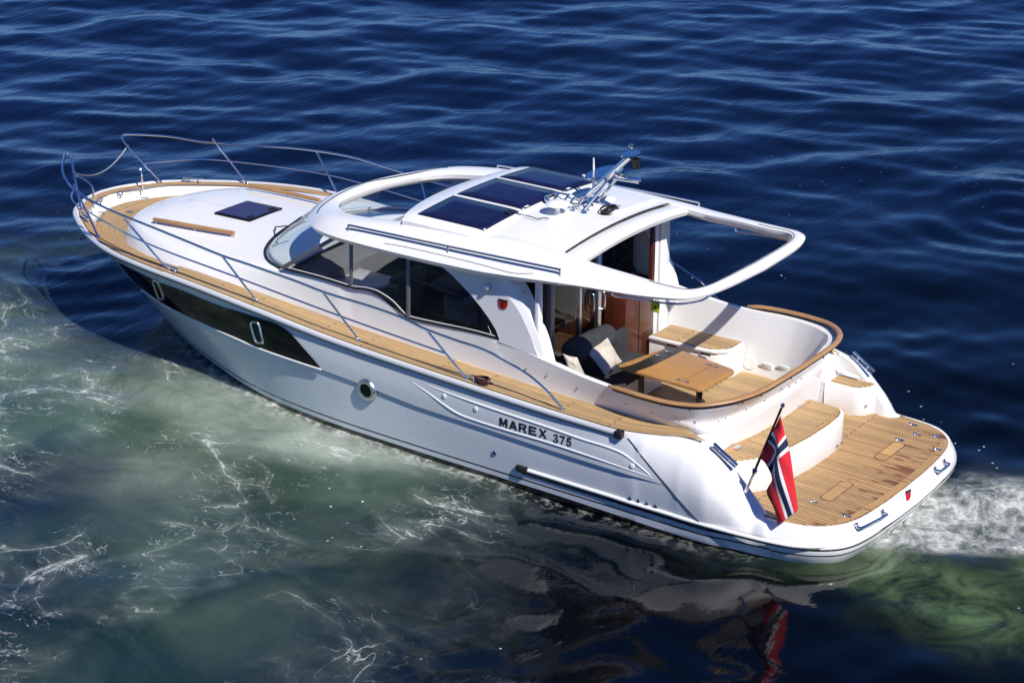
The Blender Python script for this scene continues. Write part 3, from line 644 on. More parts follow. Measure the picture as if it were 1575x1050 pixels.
# inner skin of the coaming
ci = [i for i in range(len(Cc)) if Cc[i][0] < 3.95]; rows = []
Ii = cr([(3.95, 1.36), (3.4, 1.38), (2.9, 1.41), (2.34, 1.455), (2.08, 1.44), (1.82, 1.35), (1.60, 1.15), (1.45, .65), (1.40, 0)], 6)
If = cr([(3.95, 1.27), (3.4, 1.25), (2.9, 1.24), (2.4, 1.24), (2.14, 1.20), (1.92, 1.08), (1.76, .86), (1.66, .45), (1.64, 0)], 6)
rows = []
for a, f_ in zip(Ii, If):
    j = int(np.argmin(np.abs(Cc[:, 0]-a[0])+np.abs(Cc[:, 1]-a[1])*1.5)); z = float(np.interp(a[0], sorted([c[0] for c in Cq]), [c[2] for c in sorted(Cq)])) if a[0] > 1.5 else 1.39
    o = Vector(Cc[j]); a3 = Vector((a[0], max(a[1], 0), z)); f3 = Vector((f_[0], max(f_[1], 0), .615))
    k1_ = a3.lerp(f3, .33); k2_ = a3.lerp(f3, .72)
    rows.append([a3]+[a3*(1-t)**3+k1_*3*t*(1-t)**2+k2_*3*t*t*(1-t)+f3*t**3 for t in np.linspace(.1, 1, 9)])
cm.sgrid(rows)
# cap between outer and inner skins
rows = []
for a in Ii:
    dists = np.hypot(Cc[:, 0]-a[0], Cc[:, 1]-max(a[1], 0)); j = int(np.argmin(dists)); z = float(np.interp(a[0], sorted([c[0] for c in Cq]), [c[2] for c in sorted(Cq)])) if a[0] > 1.5 else 1.39
    rows.append([Vector(Cc[j]), Vector((a[0], max(a[1], 0), z))])
cm.sgrid(rows)
COACH = part(cm, 'coachroof', M['white'], smooth=50, merge=.002)
CB = bvh_of(COACH)
# white deck between the teak's tip, the coaming and the wing
def wing_c(i): return Vector(UP[i])
am = MB(); rows = []
for i in range(14*NS, 17*NS+4):
    u = Vector(UP[i]); iy = inner_y(u.x)-.008 if u.x > 1.9 else inner_y(u.x)-.04; zb = u.z-.006 if u.x > 1.9 else bz(u.x)+.02
    rows.append([u, u.lerp(Vector((u.x, iy, zb)), .5)+Vector((0, 0, .0)), Vector((u.x, iy-.004, zb-.01))])
am.sgrid(rows)
# wings down to the platform: top edge and inner face
rows = []
for i in range(int(16.4*NS), 19*NS+NS-1):
    u = Vector(UP[i]); a = Vector((u.x, u.y-.075, u.z+.004)); rows.append([u, u.lerp(a, .5)+Vector((0, 0, .012)), a, Vector((u.x, u.y-.10, min(u.z, .42)))])
am.sgrid(rows)
# transom wall below the cockpit
rows = []
for b_ in Bc:
    if b_[0] < 1.80: rows.append([Vector(b_)+Vector((0, 0, .02)), Vector((b_[0]+.03, b_[1]+(.25 if b_[0] > 1.66 else 0), .40))])
am.sgrid(rows)
for f in (lambda p: p, mir): am.prism([f(Vector(p)) for p in [(1.63, 1.49, .42), (1.70, 1.28, .42), (1.82, 1.38, .42), (1.92, 1.50, .42)]], (0, 0, .60), bev=.01)
AFT = part(am, 'aft_quarter', M['white'], smooth=50)
# ---------------------------------------------------------------- swim platform
def plate(outline, z0, z1):      # outline (x,y) -> closed slab
    return [Vector((x, y, z0)) for x, y in outline], Vector((0, 0, z1-z0))
pl = [(p[0], p[1]) for p in UP[int(19.7*NS):]]; pl = [(1.75, 1.62)]+pl
polyf = [Vector((x, y, .424)) for x, y in pl]+[Vector((x, -y, .424)) for x, y in pl[::-1][1:]]
part(MB().prism(polyf, (0, 0, -.03)), 'platform_moulding', M['white'])
tk = cr([(1.78, 1.47), (1.3, 1.49), (.99, 1.50), (.92, 1.565), (.72, 1.565), (.45, 1.525), (.25, 1.425), (.09, 1.24), (.01, .98), (-.035, .5), (-.045, 0)], 5)
tkf = [Vector((x, y, .428)) for x, y in tk]+[Vector((x, -y, .428)) for x, y in tk[::-1][1:]]
PLATF = part(MB().prism(tkf, (0, 0, .008)), 'swim_platform', M['teak_plat'])
# margin board along the aft edge, and two lift hatches let into the teak
def band(cv, wd, z, t):
    P = [Vector((x, y, z)) for x, y in cv]; o = []; acc = []
    for i, p in enumerate(P):
        tg = P[min(i+1, len(P)-1)]-P[max(i-1, 0)]; n = Vector((-tg.y, tg.x, 0)).normalized()
        o.append(p+n*wd)
    rw, uv = strip(P, o, 2); return rw, uv
ea = [(x, y) for x, y in tk if x < .13]; ea = ea+[(x, -y) for x, y in ea[::-1][1:]]
rw, uv = band(ea, -.09, .4395, 0)
if rw[len(rw)//2][1].x < rw[len(rw)//2][0].x: rw, uv = band(ea, .09, .4395, 0)
part(MB().grid(rw, uv), 'margin_board', M['teak_edge'], PLATF)
def seam(poly, z, wd=.0032, closed=True):
    P = [Vector((x, y, z)) for x, y in poly]; return MB().tube(P+([P[0]] if closed else []), wd, 4, caps=True)
def round_rect(cx, cy, lx, ly, r, n=5):
    o = []
    for sx, sy, a0 in ((1, 1, 0), (-1, 1, 90), (-1, -1, 180), (1, -1, 270)):
        for k in range(n+1):
            a = R_(a0+90*k/n); o.append((cx+sx*(lx/2-r)+r*math.cos(a), cy+sy*(ly/2-r)+r*math.sin(a)))
    return o
for sy in (.62, -.62):
    h = part(MB().prism([Vector((x, y, .437)) for x, y in round_rect(.50, sy, .13, .52, .05)], (0, 0, .003)), 'deck_hatch', M['teak_edge'], PLATF)
    part(seam(round_rect(.50, sy, .15, .54, .06), .437), 'seam', M['black'], h)
for y in (0, .83, -.83): part(MB().tube([(-.02 if y == 0 else .0, y, .4405), (.075, y, .4405)], .004, 4), 'seam', M['black'], PLATF)
for px in [c5((625, 818))[0], c5((490, 760))[0], c5((838, 511))[0], c5((893, 450))[0], c5((908, 491))[0], c5((988, 498))[0], c5((990, 549))[0]]:
    p = at(px, z=.44); m_ = MB().lathe((p.x, p.y, .436), [(0, .010), (.020, .010), (.026, .004), (.027, 0)], 12).box((p.x-.055, p.y, .440), (.06, .035, .008), bev=.003)
    part(m_, 'deck_fitting', M['steel'], PLATF)
# lower rub rail round the stern
lr = [hit(HB, p)[0] for p in c6((590, 572), (700, 604), (850, 648), (1000, 690), (1150, 735), (1300, 782), (1450, 832), (1575, 880))]
lr = [Vector((p.x, p.y+.008, .262)) for p in lr if p]
zt = .255
st_ = [Vector(p) for p in [(1.0, 1.80, .262), (.62, 1.735, .255), (.40, 1.66, .25), (.2, 1.52, .248), (.03, 1.27, .245), (-.07, .95, .243), (-.12, .5, .243), (-.135, 0, .243)]]
lrc = [p for p in lr if p.x > 1.3]+st_
lrm = cr(lrc, 6)
LR = part(MB().tube(ring([Vector(p) for p in lrm[::-1]]), .021, 10), 'lower_rub_rail', M['white'])
for sg in (1, -1): part(MB().box((lrc[0].x+.07, sg*lrc[0].y, lrc[0].z), (.15, .07, .075), bev=.01), 'end_cap', M['black'], LR)
part(MB().tube(ring([Vector(p)+Vector((0, 0, -.030)) for p in lrm[::-1]]), .010, 6), 'stripe', M['black'], LR)
# ---------------------------------------------------------------- hull side details
def on_hull(p, o=.0): return hit(HB, p, o)
def hull_patch(px, name, m, parent=None, o=.009, n=14):
    """fill a pixel outline on the hull with a skin lying just proud of it"""
    b = bmesh.new(); vs = [b.verts.new((p[0], p[1], 0)) for p in px]; f = b.faces.new(vs)
    bmesh.ops.triangulate(b, faces=[f]); 
    for _ in range(5):
        bmesh.ops.subdivide_edges(b, edges=[e for e in b.edges if e.calc_length() > 7], cuts=1); bmesh.ops.triangulate(b, faces=[f for f in b.faces if len(f.verts) > 3])
    mb = MB(); vv = []
    for v in b.verts:
        h, nn = on_hull((v.co.x, v.co.y), o); vv.append(h if h else Vector((0, 0, -5)))
    b.verts.index_update(); mb.add(vv, [[v.index for v in f.verts] for f in b.faces]); b.free()
    ob = part(mb, name, m, parent, smooth=60); return ob, mb
def mirror_ob(mb, name, m, parent=None, **k):
    q = MB(); q.v = [mir(p) for p in mb.v]; q.f = [f[::-1] for f in mb.f]; q.mi = mb.mi; q.uv = dict(mb.uv); return part(q, name, m, parent, **k)
bw = cr(c7((188, 132), (260, 182), (380, 225), (500, 268), (640, 326), (780, 370), (860, 395), (915, 413), (965, 441), (1010, 480), (1055, 532), (1096, 578), (1134, 624)), 4).tolist()+cr(c7((1134, 626), (1020, 588), (850, 528), (720, 472), (600, 418), (500, 374), (400, 322), (300, 254), (235, 190), (188, 132)), 4).tolist()[1:-1]
wo_, wmb = hull_patch(bw, 'hull_window', M['gloss_black'])
wo2 = mirror_ob(wmb, 'hull_window', M['gloss_black'], smooth=60)
lb = [on_hull(p, .014)[0] for p in cr(c7((1134, 628), (1020, 591), (850, 531), (720, 475), (600, 421), (500, 377), (400, 325), (300, 257)), 5)]
lmb = MB().tube([p for p in lb if p], .010, 6); part(lmb, 'ledge', M['white'], wo_); mirror_ob(lmb, 'ledge', M['white'], wo2)
def slot(c, hx, hy, lean, name='opening_port'):
    """a slim rounded portlight given by centre, half sizes in pixels"""
    out, inn = [], []
    for k in range(24):
        a = 2*math.pi*k/24; ca, sa = math.cos(a), math.sin(a)
        sx = math.copysign(abs(ca)**.45, ca); sy = math.copysign(abs(sa)**.45, sa)
        out.append(on_hull((c[0]+hx*sx+lean*sy, c[1]+hy*sy), .014)[0]); inn.append(on_hull((c[0]+hx*.55*sx+lean*.8*sy, c[1]+hy*.78*sy), .010)[0])
    for par, f in ((wo_, lambda p: p), (wo2, mir)):
        r_ = part(MB().tube([f(p.lerp(q, .4)) for p, q in zip(out, inn)], .016, 6, closed=True), name, M['alu'], par)
        part(MB().add([f(p) for p in inn], [list(range(24))]), 'port_glass', M['gloss_black'], par)
slot(c7((377, 257))[0], 5.2, 15.5, 5.5); slot(c7((837, 456))[0], 7.5, 17.5, 5)
# round porthole
pc, pn = on_hull((566.5, 598), 0)
pn = Vector((0, 1, -.05)).normalized(); pc = pc+Vector((0, .020, 0))
for f in (lambda p: p, mir):
    c_ = f(pc); n_ = f(pn)
    r_ = part(MB().lathe(c_, [(.085, .03), (.10, .034), (.125, .028), (.135, .012), (.14, -.01)], 32, n_), 'porthole', M['alu'])
    part(MB().lathe(c_, [(0, .012), (.05, .012), (.088, .014)], 32, n_), 'port_glass', M['gloss_black'], r_)
# vents and outlets
for px, r_ in [(c6((1127, 705))[0], .026), (c6((1170, 718))[0], .026), (c6((1214, 734))[0], .026), (c6((1260, 748))[0], .030), (c6((412, 467))[0], .030)]:
    c_, n_ = on_hull(px, 0)
    v_ = part(MB().lathe(c_, [(r_*.62, .008), (r_*.8, .012), (r_, .008), (r_*1.05, 0)], 18, n_), 'outlet', M['steel'])
    part(MB().lathe(c_, [(0, .004), (r_*.65, .004)], 14, n_), 'bore', M['black'], v_)
# raised panel mouldings on the quarter
def ridge(px, r, m, n=5, name='moulding', parent=None, o=0):
    P = [on_hull(p, o)[0] for p in cr(px, n)]; P = [p for p in P if p]
    mb = MB().tube(P, r, 6); ob = part(mb, name, m, parent); mirror_ob(mb, name, m, parent); return ob
ridge(c6((65, 112), (180, 155), (300, 198), (500, 266), (700, 332), (880, 395), (1000, 432), (1090, 470), (1170, 530), (1235, 586)), [.004, .012, .012, .012, .006], M['white'])
ridge(c6((-20, 95), (60, 148), (150, 214), (220, 258), (300, 290), (450, 338), (700, 412), (900, 478), (1050, 530), (1250, 600)), [.004, .011, .011, .011, .004], M['white'])
sp_l = []
for z in np.linspace(.985, .24, 16):
    h = HB.ray_cast(Vector((SEAM[0]+SEAM[1]*z, 4, z)), Vector((0, -1, 0)))
    if h[0]: sp_l.append(h[0])
for f in (lambda p: p, mir): part(MB().tube([f(p) for p in sp_l], .007, 6), 'hull_seam', M['black'])
for px in c6((148, 168), (314, 236), (1137, 535)):
    c_, n_ = on_hull(px, 0); part(MB().lathe(c_, [(0, .012), (.02, .011), (.03, .006), (.034, 0)], 16, n_), 'cap', M['hull'])
# lettering on the hull
GL = {'M': ([(0,0),(0,1),(.28,1),(.5,.45),(.72,1),(1,1),(1,0),(.78,0),(.78,.62),(.58,.12),(.42,.12),(.22,.62),(.22,0)], None),
 'A': ([(0,0),(.36,1),(.64,1),(1,0),(.75,0),(.67,.20),(.33,.20),(.25,0)], [(.40,.40),(.60,.40),(.5,.72)]),
 'R': ([(0,0),(0,1),(.62,1),(.82,.96),(.94,.84),(.95,.70),(.88,.56),(.74,.47),(1,0),(.73,0),(.50,.42),(.24,.42),(.24,0)], [(.24,.60),(.24,.81),(.60,.81),(.69,.76),(.69,.66),(.60,.60)]),
 'E': ([(0,0),(0,1),(.95,1),(.95,.79),(.24,.79),(.24,.61),(.85,.61),(.85,.41),(.24,.41),(.24,.21),(.97,.21),(.97,0)], None),
 'X': ([(0,0),(.36,.51),(.02,1),(.30,1),(.51,.68),(.72,1),(.99,1),(.65,.51),(1,0),(.72,0),(.50,.34),(.28,0)], None),
 '3': ([(0,.25),(.22,.28),(.3,.2),(.5,.17),(.68,.2),(.74,.3),(.68,.4),(.5,.43),(.35,.43),(.35,.6),(.5,.6),(.64,.63),(.68,.71),(.62,.8),(.48,.83),(.33,.8),(.26,.72),(.05,.75),(.12,.9),(.3,.98),(.5,1),(.72,.98),(.88,.88),(.92,.73),(.86,.6),(.74,.53),(.9,.45),(.98,.3),(.9,.1),(.72,.02),(.48,0),(.24,.03),(.08,.12)], None),
 '7': ([(0,1),(.95,1),(.95,.82),(.7,.5),(.55,.2),(.5,0),(.25,0),(.3,.25),(.48,.55),(.66,.79),(0,.79)], None),
 '5': ([(.02,.26),(.25,.28),(.32,.2),(.48,.17),(.65,.21),(.72,.33),(.66,.46),(.48,.5),(.34,.48),(.26,.42),(.06,.45),(.16,1),(.9,1),(.9,.8),(.34,.8),(.31,.64),(.45,.67),(.6,.67),(.8,.6),(.94,.47),(.95,.3),(.87,.12),(.7,.02),(.48,0),(.22,.03),(.08,.13)], None)}
def lettering(txt, x0, z0, x1, hgt, z1, gap):
    par = None; n = len(txt); wl = (abs(x1-x0)-gap*(n-1))/n
    for k, ch in enumerate(txt):
        b = bmesh.new(); eds = []
        for lp in GL[ch]:
            if not lp: continue
            vs = [b.verts.new((u, v, 0)) for u, v in lp]; eds += [b.edges.new((vs[i], vs[(i+1) % len(vs)])) for i in range(len(vs))]
        bmesh.ops.triangle_fill(b, edges=eds, use_beauty=True); b.verts.index_update(); vv = []
        for v in b.verts:
            d = k*(wl+gap)+v.co.x*wl; t = d/abs(x1-x0); x = x0-d; z = z0+(z1-z0)*t+hgt*v.co.y
            h = HB.ray_cast(Vector((x, 4, z)), Vector((0, -1, 0))); vv.append(Vector((x, (h[0].y if h[0] else 1.84)+.005, z)))
        part(MB().add(vv, [[v.index for v in f.verts] for f in b.faces]), 'letter', M['black'], HULL, smooth=60); b.free()
tl = [on_hull(p)[0] for p in c6((440, 322), (690, 392), (722, 408), (820, 434))]
lettering('MAREX', tl[0].x, tl[0].z, tl[1].x, .10, tl[1].z, .022)
lettering('375', tl[2].x, tl[2].z, tl[3].x, .10, tl[3].z, .016)
# ---------------------------------------------------------------- roof
Eq = [(7.86, 0, 2.215), (7.83, .3, 2.217), (7.73, .62, 2.225), (7.55, .95, 2.24), (7.3, 1.22, 2.265), (7.0, 1.43, 2.285), (6.5, 1.55, 2.30), (5.6, 1.58, 2.31), (4.7, 1.57, 2.325), (4.2, 1.55, 2.35), (3.6, 1.52, 2.395), (3.2, 1.49, 2.42), (2.62, 1.42, 2.435), (2.25, 1.36, 2.46), (2.06, 1.28, 2.475), (1.93, 1.08, 2.485), (1.85, .72, 2.49), (1.81, 0, 2.49)]
Iq = [(7.50, 0, 2.285), (7.49, .25, 2.287), (7.42, .5, 2.30), (7.25, .74, 2.325), (7.0, .92, 2.36), (6.74, 1.0, 2.39), (6.27, 1.04, 2.445), (5.6, 1.06, 2.53), (4.7, 1.06, 2.59), (4.2, 1.06, 2.595), (3.72, 1.07, 2.575), (3.3, 1.08, 2.535), (2.83, 1.11, 2.525), (2.46, 1.12, 2.51), (2.17, 1.12, 2.51), (2.04, .98, 2.512), (1.985, .65, 2.52), (1.96, 0, 2.525)]
BQ = [.055, .055, .055, .06, .07, .085, .095, .095, .09, .08, .055, .04, .03, .025, .025, .02, .02, .02]
Ec, Ic = cr(Eq, 7), cr(Iq, 7); Bq_ = np.interp(np.arange(len(Ec))/7, np.arange(18), BQ)
Ec[:, 1] = np.maximum(Ec[:, 1], 0); Ic[:, 1] = np.maximum(Ic[:, 1], 0)
rows = []
for e, i_, b in zip(Ec, Ic, Bq_):
    e, i_ = Vector(e), Vector(i_); d = i_-e; row = []
    th = .04 if e.x < 3.3 else .04+.035*min(1, (e.x-3.3)/.8)
    row.append(Vector((e.x+d.x*.2, e.y+d.y*.2, e.z-th)))
    row.append(Vector((e.x+d.x*.05, e.y+d.y*.05, e.z-th*.7)))
    for t in (0, .03, .08, .15, .25, .4, .6, .8, .95, 1):
        k = math.sin(math.pi*min(1, t*2.2+.0)/2) if t < .455 else 1-((t-.455)/.545)**2
        row.append(e+d*t+Vector((0, 0, b*k)))
    row.append(i_+Vector((0, 0, -.05))); row.append(i_-d*.12+Vector((0, 0, -.085))); row.append(row[0].copy())
    rows.append(row)
rf = MB().sgrid(rows)
def roofz(x, y):
    zi = interp(x, [(a, c) for a, b_, c in Iq if a > 3.5]); yi = interp(x, [(a, b_) for a, b_, c in Iq if a > 3.5]); return zi+.068*(1-min(1, abs(y)/yi)**2)
rows = []
for x in np.linspace(6.05, 3.72, 18):
    yi = interp(x, [(a, b_) for a, b_, c in Iq if a > 3.5]); rows.append([Vector((x+.16*(1-(y/yi)**2)*(1 if x > 5.9 else 0), y, roofz(x, y))) for y in np.linspace(-yi, yi, 17)])
rf.grid(rows); rf.grid([[p+Vector((0, 0, -.06)) for p in r] for r in rows])
# cross beam at the front of the cockpit opening
rows = []
for y in np.linspace(-1.12, 1.12, 17):
    c_ = .075*(1-(y/1.12)**2); zz = 2.548+c_
    rows.append([Vector((3.715, y, zz-.075)), Vector((3.70, y, zz)), Vector((3.60, y, zz+.01)), Vector((3.50, y, zz-.005)), Vector((3.465, y, zz-.03)), Vector((3.48, y, zz-.08))])
rf.grid(rows)
ROOF = part(rf, 'roof', M['white'], smooth=45)
RB = bvh_of(ROOF)
part(MB().tube([(3.722, y, 2.575+.068*(1-(y/1.07)**2)) for y in np.linspace(-1.06, 1.06, 15)], .0065, 6), 'gasket', M['black'], ROOF)
tr = [Vector(e).lerp(Vector(i_), .70)+Vector((0, 0, b*.80+.002)) for e, i_, b in zip(Ec, Ic, Bq_)]
a_ = [hit(RB, p, .002)[0] for p in cr(c2((378, 378), (392, 350), (420, 325), (500, 273), (640, 212), (800, 166), (950, 141), (1080, 133)), 4)]
part(MB().tube([p for p in a_ if p], .007, 6), 'track', M['black'], ROOF)
g_ = [Vector(e).lerp(Vector(i_), .85)+Vector((0, 0, b*.45+.004)) for e, i_, b in zip(Ec, Ic, Bq_)][int(12.6*7):]
part(MB().tube(ring([Vector(p) for p in g_[::-1]]), .004, 5), 'gasket', M['black'], ROOF)
sm = [hit(RB, p, .001)[0] for p in cr(c3((-100, 540), (0, 557), (150, 590), (300, 625), (440, 660), (590, 700), (700, 702)), 4)]
sm = [p for p in sm if p and p.y > 1]
if len(sm) > 4: part(MB().tube(sm, .004, 5), 'panel_seam', M['black'], ROOF)
# sliding roof carrying the solar panels
def sz(x, y): return 2.690-.055*(y/1.14)**2-.03*max(0, (4.9-x)/.2)**2-.10*max(0, (x-5.75)/.4)**1.5
sl = MB(); rows = []
ys = np.linspace(-1.245, 1.245, 23)
def sfront(y): return 6.10-.24*abs(y/1.245)**2
for t in np.linspace(0, 1, 14):
    rows.append([Vector((sfront(y)+(4.72-sfront(y))*t, y, sz(sfront(y)+(4.72-sfront(y))*t, y)-(.05*max(0, abs(y)-1.17)/.075))) for y in ys])
sl.grid(rows)
def skirt(edge, drop_): 
    sl.grid([edge, [p+Vector((0, 0, -.035)) for p in edge], [p+Vector((-.02 if p.x > 5 else 0, -.02*(1 if p.y > 0 else -1)*(abs(p.y) > 1.2), -drop_)) for p in edge]])
skirt(rows[0], .11); skirt([r[0] for r in rows], .10); skirt([r[-1] for r in rows], .10); skirt(rows[-1], .03)
SLIDE = part(sl, 'sliding_roof', M['white'], smooth=50)
for (ya, yb) in ((1.13, .455), (.385, -.385), (-.455, -1.13)):
    rw, uv = [], []
    for x in np.linspace(5.73, 4.78, 8):
        rw.append([Vector((x, y, sz(x, y)+.008)) for y in np.linspace(ya, yb, 6)]); uv.append([(x, y) for y in np.linspace(ya, yb, 6)])
    q = MB().grid(rw, uv); o = part(q, 'solar_panel', M['solar'], SLIDE)
    md = o.modifiers.new('Solidify', 'SOLIDIFY'); md.thickness = .006
    part(MB().box((4.80, yb+.10 if ya > .5 else ya-.1, sz(4.8, ya)+.014), (.03, .07, .006), bev=.002), 'label_plate', M['whitecloth'], o)
part(MB().box((4.83, .78-.22, sz(4.83, .6)+.022), (.06, .14, .02), bev=.006), 'junction_box', M['black'], SLIDE)
# plinth on the aft roof
pz = lambda x, y: Vector((x, y, roofz(x, y)+.03))
pp = MB(); rows = []
for x in np.linspace(4.62, 3.86, 6):
    rows.append([Vector((x, -1.06, roofz(x, -1.04)-.02))]+[pz(x, y) for y in np.linspace(-1.0, -.22, 9)]+[Vector((x, -.08, roofz(x, -.1)-.01))])
r0 = [p+Vector((.05, 0, -.05)) for p in rows[0]]; r1 = [p+Vector((-.06, 0, -.05)) for p in rows[-1]]
pp.grid([r0]+rows+[r1]); part(pp, 'roof_plinth', M['white'], smooth=25)
# roof grab rails
def over(bv, p, h):
    a, _ = hit(bv, p); r = ray(p).normalized()
    for k in range(200):
        q = a-r*k*.004; d_ = bv.ray_cast(q+Vector((0, 0, .001)), Vector((0, 0, -1)))
        if d_[0] is None or q.z-d_[0].z >= h: return q
    return a
re_ = [over(RB, p, .062) for p in (c2((545, 441))[0], c3((845, 681))[0])]; rmid = over(RB, c2((1080, 555))[0], .062)
rail = [re_[0], re_[0].lerp(re_[1], .25)+(rmid-re_[0].lerp(re_[1], .49))*.75, rmid, re_[0].lerp(re_[1], .75)+(rmid-re_[0].lerp(re_[1], .49))*.75, re_[1]]
for f in (lambda p: p, mir):
    P = [Vector(p) for p in cr(rail, 5)]; ro = MB()
    ro.grid([[f(p+Vector((0, .014, -.008))), f(p+Vector((0, .014, .008))), f(p+Vector((0, -.014, .008))), f(p+Vector((0, -.014, -.008)))] for p in P], closed=True)
    r_ = part(ro, 'roof_rail', M['alu'])
    for k in (0, len(P)//2, len(P)-1):
        h = RB.ray_cast(P[k]+Vector((0, 0, .2)), Vector((0, 0, -1))); zb = h[0].z if h[0] else P[k].z-.05
        part(MB().tube([f(Vector((P[k].x, P[k].y, zb-.01))), f(P[k])], .012, 8), 'bracket', M['alu'], r_)
# under-roof grab handles
ph = [at(p, y=y_) for p, y_ in zip(c4((338, 470), (355, 490), (450, 502), (560, 520), (640, 524), (720, 511), (765, 486)), (1.30, 1.30, 1.29, 1.27, 1.22, 1.05, .85))]
for f in (lambda p: p, mir): part(MB().tube([f(p) for p in ph], .012, 8, smooth=5), 'grab_handle', M['steel'])
# ---------------------------------------------------------------- windscreen and side windows
def cz(x, y):
    h = CB.ray_cast(Vector((x, y, 4)), Vector((0, 0, -1))); return h[0].z if h[0] else 1.62
W0 = [(8.54, 0), (8.51, .3), (8.42, .62), (8.28, .92), (8.1, 1.13), (7.9, 1.27), (7.64, 1.372)]
W0 = cr([(x, y, max(cz(x, y), 1.6)+.004) for x, y in W0], 6)
W1 = cr([(7.79, 0, 2.205), (7.76, .3, 2.207), (7.66, .6, 2.21), (7.47, .92, 2.225), (7.23, 1.17, 2.245), (7.0, 1.32, 2.255), (6.74, 1.41, 2.26)], 6)
W0[:, 1] = np.maximum(W0[:, 1], 0); W1[:, 1] = np.maximum(W1[:, 1], 0)
rows = [[Vector(a).lerp(Vector(b), t)+Vector((.05, .02, .0))*math.sin(math.pi*t) for t in np.linspace(0, 1, 7)] for a, b in zip(W0, W1)]
WS = part(MB().sgrid(rows), 'windscreen', M['glass_clear'])
WSB = bvh_of(WS)
part(MB().tube(ring([Vector(p)+Vector((.012, .008, .004)) for p in W0]), .018, 8), 'gasket', M['black'], WS)
part(MB().tube(ring([Vector(p)+Vector((-.045, -.03, .03)) for p in W0]), .018, 6), 'inner_trim', M['white'], WS)
YW = 1.412
def pane(px): return [at(p, y=YW) for p in px]
P1 = pane([(434, 411), (520, 363), (540, 367), (540, 440), (494, 426)])
P2 = pane([(540, 367), (579, 377), (628, 389), (628, 486), (620, 480), (606, 465), (592, 454), (577, 447), (562, 443), (540, 440)])
P3 = pane([(628, 389), (647, 394), (666, 402), (694, 425), (723, 456), (738, 474), (751, 493), (760, 508), (765, 518), (723, 507), (666, 495), (628, 486)])
for f in (lambda p: p, mir):
    for px in (P1, P2, P3):
        part(MB().add([f(p) for p in px], [list(range(len(px)))]), 'side_window', M['glass_dark'])
    sill = [Vector((p[0], p[1], p[2])) for p in cr([at(p, y=YW+.006) for p in [(434, 412), (494, 428), (540, 442), (562, 445), (580, 450), (594, 458), (607, 468), (620, 482), (630, 489), (666, 497.5), (723, 509.5), (766, 521)]], 4)]
    sg_ = part(MB().tube([f(p) for p in sill], .014, 6), 'window_gasket', M['black'])
    part(MB().tube([f(p+Vector((0, .0, .026))) for p in sill], .005, 6), 'window_trim', M['white'], sg_)
    arch = [at(p, y=YW+.006) for p in [(620, 387), (647, 393), (666, 400), (694, 423), (724, 454), (739, 473), (752, 492), (762, 509), (766, 521)]]
    part(MB().tube([f(p) for p in arch], .012, 6, smooth=4), 'window_gasket', M['black'])
    for (a, b_, wd) in (((434, 412), (521, 362), .03), ((540, 366), (540, 441), .028), ((628, 388), (628, 488), .03)):
        A_, B_ = at(a, y=YW+.010), at(b_, y=YW+.010); d = (B_-A_); L_ = d.length; ang = math.atan2(d.z, d.x)
        rot = Matrix.Rotation(-ang, 3, 'Y')
        c_ = (A_+B_)/2; b = MB().box(c_, (L_, .02, wd*1.6), rot, bev=.004)
        if f is mir: b.v = [mir(p) for p in b.v]
        part(b, 'mullion', M['alugrey'])
# wipers
for f in (lambda p: p, mir):
    a, b_ = [(hit(WSB, p, .03)[0] or hit(CB, p, .05)[0]) for p in c2((168, 512), (302, 408))]
    wp = part(MB().tube([f(a), f(a.lerp(b_, .5)+Vector((.0, 0, .012))), f(b_)], .011, 6), 'wiper', M['black'])
    wb = Vector((8.60, .42, cz(8.60, .42)))
    part(MB().tube([f(wb), f(wb+Vector((0, 0, .05))), f(a.lerp(b_, .45)+Vector((.01, .0, .02)))], .010, 6), 'wiper_arm', M['black'], wp)
